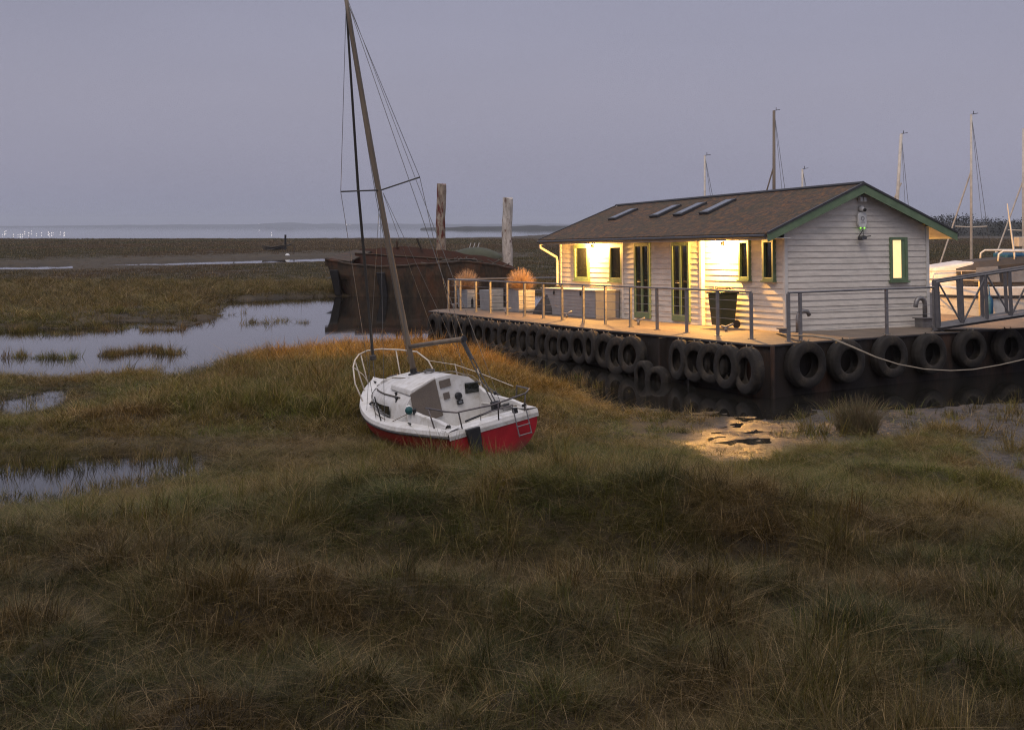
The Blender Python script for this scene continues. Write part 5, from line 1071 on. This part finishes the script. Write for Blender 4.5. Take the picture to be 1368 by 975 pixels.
# ================================================================== MOORED CRUISER on the right
def cruiser():
    Y0 = 38.5; ox = at(1236, 303, Y0).x
    T = Thing('motor_cruiser', 'white motor cruiser with dark canvas cockpit canopy moored beyond the gangway', 'motor boat', (ox + 3.5, Y0, 0))
    b = smooth_interp([0, 1.5, 4, 6.5, 8], [1.1, 1.25, 1.3, 1.0, .1]); s = smooth_interp([0, 2, 5, 8], [1.72, 1.68, 1.8, 2.15])
    xs = [8 * i / 20 for i in range(21)]; mb = MB()
    mb.loft([[(ox + x, Y0 + 1.3 - b(x) * k, z) for k, z in ((0, -.4), (.75, -.2), (.9, .5), (1.0, s(x) - .25), (1.0, s(x)), (.9, s(x) + .04))] for x in xs])
    mb.loft([[(ox + x, Y0 + 1.3 + b(x) * k, z) for k, z in ((0, -.4), (.75, -.2), (.9, .5), (1.0, s(x)), (.9, s(x) + .04))] for x in xs])
    mb.loft([[(ox + x, Y0 + 1.3 - b(x) * .9, s(x) + .04), (ox + x, Y0 + 1.3 + b(x) * .9, s(x) + .04)] for x in xs])
    mb.add([(ox, Y0 + 1.3 - b(0) * k, z) for k, z in ((-.9, 1.76), (.9, 1.76), (1, 1.72), (.9, .5), (0, -.4), (-.9, .5), (-1, 1.72))], [tuple(range(7))]); T.part('hull', mb, M['gel'])
    mb = MB(); mb.loft([[(ox + x, Y0 + 1.3 - b(x) * 1.02 - .01, s(x) - .30), (ox + x, Y0 + 1.3 - b(x) * 1.03 - .02, s(x) - .26), (ox + x, Y0 + 1.3 - b(x) * 1.02 - .01, s(x) - .22)] for x in xs]); T.part('rubbing_strake', mb, M['dark'])
    # white cabin at the left and the canvas canopy over the cockpit
    mb = MB(); mb.hexa([(ox + .25, Y0 + .4, 1.7), (ox + 1.6, Y0 + .35, 1.7), (ox + 1.6, Y0 + 2.2, 1.7), (ox + .25, Y0 + 2.2, 1.7), (ox + .45, Y0 + .55, 2.28), (ox + 1.7, Y0 + .5, 2.48), (ox + 1.7, Y0 + 2.1, 2.48), (ox + .45, Y0 + 2.1, 2.28)]); cb = T.part('cabin', mb, M['gel'], bevel=.08)
    mb = MB(); rows = []
    for x, zt in ((1.1, 2.34), (1.8, 2.52), (3.2, 2.66), (5.0, 2.72), (5.6, 2.55)):
        rows.append([(ox + x, Y0 + .22, 1.75), (ox + x, Y0 + .30, zt - .22), (ox + x, Y0 + .55, zt - .04), (ox + x, Y0 + 1.3, zt), (ox + x, Y0 + 2.1, zt - .05), (ox + x, Y0 + 2.3, 1.75)])
    mb.loft(rows); mb.f.append((0, 1, 2, 3, 4, 5)); can = T.part('canopy', mb, M['canvas'], smooth=False)
    for (x0, x1) in ((1.55, 2.35), (2.6, 3.5), (3.75, 4.8)):
        mb = MB(); mb.hexa([(ox + x0, Y0 + .195, 1.86), (ox + x1, Y0 + .195, 1.86), (ox + x1, Y0 + .22, 1.86), (ox + x0, Y0 + .22, 1.86), (ox + x0 + .1, Y0 + .26, 2.30), (ox + x1 - .05, Y0 + .26, 2.34), (ox + x1 - .05, Y0 + .285, 2.34), (ox + x0 + .1, Y0 + .285, 2.30)]); T.part('window', mb, M['vinyl'], can)
    # arch rails, blue cover, radar, antenna
    for yy in (.5, 2.0):
        mb = MB(); mb.tube([(ox + 2.4, Y0 + yy, 2.45), (ox + 2.42, Y0 + yy, 2.70), (ox + 2.55, Y0 + yy, 2.79), (ox + 4.6, Y0 + yy, 2.80), (ox + 4.8, Y0 + yy, 2.5)], .035, 8)
        for x in (2.9, 3.8): mb.tube([(ox + x, Y0 + yy, 2.5), (ox + x, Y0 + yy, 2.79)], .025, 6)
        T.part('roof_rail', mb, M['white'], smooth=True)
    mb = MB(); mb.bx(ox + 2.75, ox + 3.9, Y0 + .8, Y0 + 1.9, 2.50, 2.72); T.part('blue_cover', mb, M['blue'], bevel=.06)
    mb = MB(); mb.bx(ox + 3.22, ox + 4.0, Y0 + 1.0, Y0 + 1.4, 2.92, 3.22); mb.tube([(ox + 3.6, Y0 + 1.2, 2.5), (ox + 3.6, Y0 + 1.2, 2.94)], .06, 8); T.part('radar', mb, M['cream'], bevel=.03)
    mb = MB(); mb.ball((ox + 4.15, Y0 + .9, 2.72), .16, 12); T.part('dome', mb, M['white'], smooth=True)
    mb = MB(); mb.tube([(ox + 2.95, Y0 + .6, 2.6), (ox + 2.72, Y0 + .6, 4.25)], [.035, .02], 6); T.part('antenna', mb, M['white'])
    for xx in (1.9, 3.6, 5.2):
        mb = MB(); mb.tube([(ox + xx, Y0 - .12, .75), (ox + xx, Y0 - .12, .85), (ox + xx, Y0 - .12, 1.35), (ox + xx, Y0 - .12, 1.45), (ox + xx, Y0 - .05, 1.8)], [.03, .11, .11, .03, .012], 10); T.part('fender', mb, M['blue'], smooth=True)
    mb = MB(); mb.tube([(ox + .2, Y0 + .4, 1.85), (ox - .3, Y0 - .6, 1.35), (ox - 1.0, Y0 - 2.0, 1.15)], .02, 6); mb.tube([(ox + 4.2, Y0 + .2, 1.9), (ox + 3.4, Y0 - 1.2, 1.35), (ox + 2.2, Y0 - 2.6, 1.15)], .02, 6); T.part('mooring_line', mb, M['rope'])
    mb = MB(); mb.tube([(ox + .1, Y0 + .3, 2.18), (ox + 7, Y0 + .3, 2.26)], .02, 6)
    for x in (.1, 1.2, 2.4, 3.6, 4.8, 6): mb.tube([(ox + x, Y0 + .3, 1.7), (ox + x, Y0 + .3, 2.2)], .015, 6)
    T.part('guard_rail', mb, M['rail'])
cruiser()

# ---- yachts moored behind the house: masts show above the roof
def yacht(px, top, Y, label, lean=0.0, stay=-1, spread=True, mz=.30, m='rail', w=.06):
    x = (px - CX) / FPX * Y; zt = H - (top - HY) / FPX * Y
    T = Thing('moored_yacht', label, 'yacht', (x, Y, 0), group='yachts moored beyond the house')
    b = smooth_interp([-3.2, -1, 1.2, 3.4], [.8, 1.15, .95, .05]); s = lambda q: .85 + .02 * q * q; xs = [-3.2 + 6.6 * i / 14 for i in range(15)]
    mb = MB(); mb.loft([[(x + b(q) * k * .9, Y + q, z) for k, z in ((-1, s(q)), (-1, .3), (-.6, -.3), (0, -.4), (.6, -.3), (1, .3), (1, s(q)), (-1, s(q)))] for q in xs]); T.part('hull', mb, M['gel'])
    mb = MB(); mb.hexa([(x - .6, Y - 1.2, .85), (x + .6, Y - 1.2, .85), (x + .4, Y + 1.6, .85), (x - .4, Y + 1.6, .85), (x - .5, Y - 1.1, 1.3), (x + .5, Y - 1.1, 1.3), (x + .3, Y + 1.4, 1.2), (x - .3, Y + 1.4, 1.2)]); T.part('cabin', mb, M['gel'], bevel=.05)
    tx = x; bx_ = x - lean * (zt - 1.2)
    mb = MB(); mb.tube([(bx_, Y, 1.2), (tx, Y, zt)], [w, w * .75], 8); mst = T.part('mast', mb, M[m], smooth=True)
    if spread:
        zz = 1.2 + (zt - 1.2) * .34; xx = bx_ + (tx - bx_) * .34; mb = MB(); mb.tube([(xx - .65, Y, zz), (xx, Y, zz - .03), (xx + .65, Y, zz)], .022, 5); T.part('spreader', mb, M[m], mst)
    mb = MB(); mb.tube([(tx, Y, zt), (tx + .28, Y, zt + .05)], .013, 5); mb.tube([(tx + .1, Y, zt), (tx + .1, Y, zt + .14)], .015, 5); T.part('wind_vane', mb, M['dark'], mst)
    for (dx, rr) in ((stay * 1.45, .035), (-stay * 1.2, .010), (-stay * .9, .008)):
        mb = MB(); mb.tube([(tx, Y, zt - (.3 if rr > .02 else .0) - (zt - 1) * (.28 if rr > .02 else 0)), (bx_ + dx, Y + .5, 1.0)], rr, 5); T.part('stay', mb, M['wirerope'] if rr < .02 else M[m])
yacht(941.5, 208, 58, 'yacht behind the roof whose short mast shows left of the tallest mast', w=.055)
yacht(1034, 148, 58, 'yacht behind the roof with the tallest brownish mast', m='spar', spread=False, w=.085)
yacht(1072, 226, 60, 'yacht with only its mast tip showing above the roof, right of the tallest mast', spread=False)
yacht(1204, 179, 56, 'pale leaning mast of a yacht above the right slope of the roof', lean=.06, spread=False, w=.09)
yacht(1297.5, 153, 52, 'yacht with a slim white mast standing just right of the gable', lean=.0)
yacht(1367, 172, 54, 'yacht with its mast rising right of the slim white mast')

# ================================================================== distant things
def wood():
    r = random.Random(9); mb = MB()
    # a long belt of leafless and evergreen scrub far behind the right shore
    for i in range(420):
        px = r.uniform(1245, 1650); Y = r.uniform(420, 520); x = (px - CX) / FPX * Y
        base = .4; hh = r.uniform(2.6, 4.8) + 1.8 * float(vnoise(np.array([px * .035]), np.array([3.]), 5)[0]) * 2
        for k in range(64):
            a = r.uniform(0, 6.28); rr = r.uniform(0, 3.6); z = base + hh * r.random() ** 1.2; rr *= (1 - .6 * z / (hh + 1)); c = Vector((x + rr * math.cos(a), Y + rr * math.sin(a), z)); s_ = r.uniform(.12, .36)
            u = Vector((r.uniform(-1, 1), r.uniform(-1, 1), r.uniform(-1, 1))).normalized() * s_; w_ = u.cross(Vector((r.uniform(-1, 1), r.uniform(-1, 1), r.uniform(-1, 1)))).normalized() * s_ * .7
            mb.add([c - u, c + w_, c + u, c - w_], [(0, 1, 2, 3)])
    me = bpy.data.meshes.new('far_wood'); me.from_pydata([tuple(v) for v in mb.v], [], mb.f); me.materials.append(M['wood_far'])
    o = bpy.data.objects.new('far_wood', me); COL.objects.link(o); tag(o, 'dark leafless wood along the horizon at the right', 'wood', None, 'stuff')
wood()
ridge('hills', 430, 1235, 2600, [(1235, 303.3), (1275, 299), (1300, 296), (1400, 295), (2600, 295)], 30, M['wood_far'], 19)
# scrub line on the far dyke edge
r = random.Random(21)
lamps = [(3, 313.5), (6, 310), (8, 309), (18, 313.4), (24, 313.5), (27, 313.4), (30, 313.6), (33, 309.5), (38.5, 311.5), (42, 309), (49, 312.5), (55.5, 311.5), (64.5, 310.5), (66, 312.5), (69, 311.5), (71, 311), (80.5, 310.5), (84.5, 312), (86, 311), (346, 299.6), (362.8, 311), (463, 300), (467.5, 300), (507, 301.5)]
proto = None
for (px, py) in lamps:
    Y = 7300 if py < 303 else 3.54 * FPX / (314.5 - HY) * 1.0
    if py >= 303: Y = 3400
    p = at(px, py, Y) if py < 303 else None
    if p is None:
        Y = H * FPX / (py + 1.6 - HY); p = Vector(((px - CX) / FPX * Y, Y, H - (py - HY) / FPX * Y))
    s_ = Y / FPX * r.uniform(.18, .38)
    if proto is None:
        mb = MB(); mb.ball((0, 0, 0), 1, 8); me = mkmesh('shore_lamp', mb, M['far_lamp']); proto = me
    o = bpy.data.objects.new('shore_lamp', proto); COL.objects.link(o); o.location = p; o.scale = (s_, s_, s_)
    if py < 303: tag(o, 'tiny lamp glowing on the hazy hills across the estuary', 'lamp', 'lamps on the far hills')
    else: tag(o, 'tiny bright lamp on a moored vessel out on the estuary at the left', 'lamp', 'lamps out on the estuary')
# wreck, marker posts and buoy on the far marsh
def farthings():
    Y = 165; p = at(352, 334, Y)
    T = Thing('wrecked_hulk', 'dark wrecked wooden hulk with a broken mast far across the marsh', 'wreck', (p.x, Y, .3)); mb = MB()
    mb.loft([[(p.x + 3.2 * t, Y + .8 * math.sin(t * 3.14), .1 - .0 * t), (p.x + 3.2 * t - .2, Y - .1, .95 + .45 * (abs(t - .4) * 1.2))] for t in [i / 8 for i in range(9)]]); h_ = T.part('hull', mb, M['bark']); md = h_.modifiers.new('s', 'SOLIDIFY'); md.thickness = .08
    mb = MB(); mb.tube([(p.x + 2.8, Y, 0), (p.x + 2.85, Y, 2.5)], .14, 6); mb.tube([(p.x + .3, Y, .4), (p.x + 3.6, Y, 1.25)], .08, 5); T.part('mast', mb, M['dark'])
    p = at(384, 344, 146); mb = MB(); mb.ball((p.x, 146, .2), .28, 12); single('buoy', mb, M['white'], 'white round buoy beside the thin far creek', 'buoy', (p.x, 146, .2), smooth=True)
    for (px, top, Y, lb) in ((185, 331, 150, 'thin marker post at the far creek, the leftmost one'), (312, 333, 150, 'thin marker post at the far creek, left of the wreck'), (392.5, 329, 150, 'thin marker post at the far creek just right of the wreck')):
        x = (px - CX) / FPX * Y; zt = H - (top - HY) / FPX * Y; mb = MB(); mb.tube([(x, Y, -.2), (x + .05, Y, zt)], .06, 6); mb.tube([(x - .12, Y, zt - .1), (x + .18, Y, zt - .1)], .03, 5); single('marker_post', mb, M['bark'], lb, 'marker post', (x, Y, 0), group='marker posts along the far creek')
farthings()
# the big tussock on the mud bank
def tussock():
    X, Y = unproj(1146, 571, .12); T = Thing('grass_tussock', 'tall grass tussock standing alone on the mud bank before the near tyres', 'tussock', (X, Y, .03)); r = random.Random(4); mb = MB()
    for i in range(1500):
        a = r.uniform(0, 6.283); q = .30 * math.sqrt(r.random()); x0, y0 = X + q * math.cos(a), Y + q * math.sin(a) * .8; L_ = r.uniform(.3, .9) * (1 - q); out = (q * 1.6 + .08) * r.uniform(.1, 1.0) * (1.8 if r.random() < .12 else 1); w = r.uniform(.003, .005); wa = r.uniform(0, 3.14); dx, dy = math.cos(wa) * w, math.sin(wa) * w; vs = []; a2 = a + r.gauss(0, .5)
        for t in (0, .5, .8, 1): 
            k = 1 - .8 * t; x = x0 + math.cos(a2) * out * t * t; y = y0 + math.sin(a2) * out * t * t; z = .0 + L_ * (t - .12 * t * t); vs += [(x - dx * k, y - dy * k, z), (x + dx * k, y + dy * k, z)]
        mb.add(vs, [(0, 1, 3, 2), (2, 3, 5, 4), (4, 5, 7, 6)])
    T.part('blades', mb, M['reed'])
tussock()

# ================================================================== LIGHT, SKY, AIR, CAMERA
SUN_EL, SUN_AZ = 54.0, 205.0        # high thin cloud lit from behind the camera
w = bpy.data.worlds.new('World'); SC.world = w; w.use_nodes = True; nt = w.node_tree; N = nt.nodes; L = nt.links
bg = N['Background']
sk = N.new('ShaderNodeTexSky'); sk.sky_type = 'NISHITA'; sk.sun_disc = False; sk.sun_elevation = R(SUN_EL); sk.sun_rotation = R(SUN_AZ); sk.air_density = 1.2; sk.dust_density = 3
tc = N.new('ShaderNodeTexCoord'); sp = N.new('ShaderNodeSeparateXYZ'); L.new(tc.outputs['Generated'], sp.inputs[0])
rp = N.new('ShaderNodeValToRGB'); L.new(sp.outputs['Z'], rp.inputs[0]); cr = rp.color_ramp
stops = [(0.0, (.270, .278, .385)), (.04, (.285, .280, .372)), (.10, (.295, .285, .368)), (.22, (.288, .287, .380)), (.45, (.46, .46, .58)), (1.0, (.95, .93, 1.02))]
cr.elements[0].position = 0; cr.elements[0].color = (*stops[0][1], 1); cr.elements[1].position = 1; cr.elements[1].color = (*stops[-1][1], 1)
for p_, c_ in stops[1:-1]: e = cr.elements.new(p_); e.color = (*c_, 1)
# broad soft cloud variation
nz = N.new('ShaderNodeTexNoise'); nz.inputs['Scale'].default_value = 1.1; nz.inputs['Detail'].default_value = 4; mpn = N.new('ShaderNodeMapping'); mpn.inputs['Scale'].default_value = (1, 1, 4.5); L.new(tc.outputs['Generated'], mpn.inputs[0]); L.new(mpn.outputs[0], nz.inputs['Vector'])
mr = N.new('ShaderNodeMapRange'); mr.inputs[1].default_value = .3; mr.inputs[2].default_value = .7; mr.inputs[3].default_value = .91; mr.inputs[4].default_value = 1.07; L.new(nz.outputs['Fac'], mr.inputs[0])
vm = N.new('ShaderNodeVectorMath'); vm.operation = 'SCALE'; L.new(rp.outputs[0], vm.inputs[0]); L.new(mr.outputs[0], vm.inputs['Scale'])
sc_ = N.new('ShaderNodeVectorMath'); sc_.operation = 'SCALE'; sc_.inputs['Scale'].default_value = .006; L.new(sk.outputs[0], sc_.inputs[0])
ad = N.new('ShaderNodeVectorMath'); ad.operation = 'ADD'; L.new(vm.outputs[0], ad.inputs[0]); L.new(sc_.outputs[0], ad.inputs[1]); L.new(ad.outputs[0], bg.inputs['Color']); bg.inputs['Strength'].default_value = 1.0
ld = bpy.data.lights.new('sun', 'SUN'); ld.energy = 1.05; ld.angle = R(28); ld.color = (1, .87, .76)
lo = bpy.data.objects.new('sun', ld); COL.objects.link(lo)
dirn = Vector((math.sin(R(SUN_AZ)) * math.cos(R(SUN_EL)), math.cos(R(SUN_AZ)) * math.cos(R(SUN_EL)), math.sin(R(SUN_EL)))); lo.rotation_euler = dirn.to_track_quat('Z', 'Y').to_euler()

HAZE = True
if HAZE:
    mb = MB(); mb.bx(-9800, 9800, -80, 9700, -2.4, 75); m = bpy.data.materials.new('haze_air'); m.use_nodes = True; nt = m.node_tree; nt.nodes.remove(nt.nodes['Principled BSDF'])
    pv = nt.nodes.new('ShaderNodeVolumePrincipled'); pv.inputs['Color'].default_value = (.88, .92, 1, 1); pv.inputs['Density'].default_value = .00015; pv.inputs['Anisotropy'].default_value = .2; nt.links.new(pv.outputs[0], nt.nodes['Material Output'].inputs['Volume'])
    o = bpy.data.objects.new('haze', mkmesh('haze', mb, m)); COL.objects.link(o); tag(o, 'thin evening haze over the estuary', 'haze', None, 'stuff')

cam = bpy.data.cameras.new('camera'); co = bpy.data.objects.new('camera', cam); COL.objects.link(co); co.location = (0, 0, H); co.rotation_euler = (R(90), 0, 0)
cam.sensor_width = 36; cam.lens = FPX / 1368 * 36; cam.shift_y = -(487.5 - HY) / 1368; cam.clip_start = .1; cam.clip_end = 20000; SC.camera = co
SC.render.engine = 'CYCLES'; SC.render.resolution_x = 1024; SC.render.resolution_y = 729
SC.view_settings.view_transform = 'Standard'; SC.view_settings.look = 'None'; SC.view_settings.exposure = 0; SC.view_settings.gamma = 1
SC.cycles.max_bounces = 4; SC.cycles.diffuse_bounces = 2; SC.cycles.use_light_tree = True; SC.cycles.sample_clamp_indirect = 2.0; SC.cycles.use_adaptive_sampling = True; SC.cycles.adaptive_threshold = .012; SC.cycles.volume_bounces = 0; SC.cycles.use_denoising = True; SC.cycles.denoising_prefilter = 'NONE'; SC.cycles.denoising_input_passes = 'RGB_ALBEDO_NORMAL'; SC.cycles.filter_width = 1.15; SC.cycles.transparent_max_bounces = 8
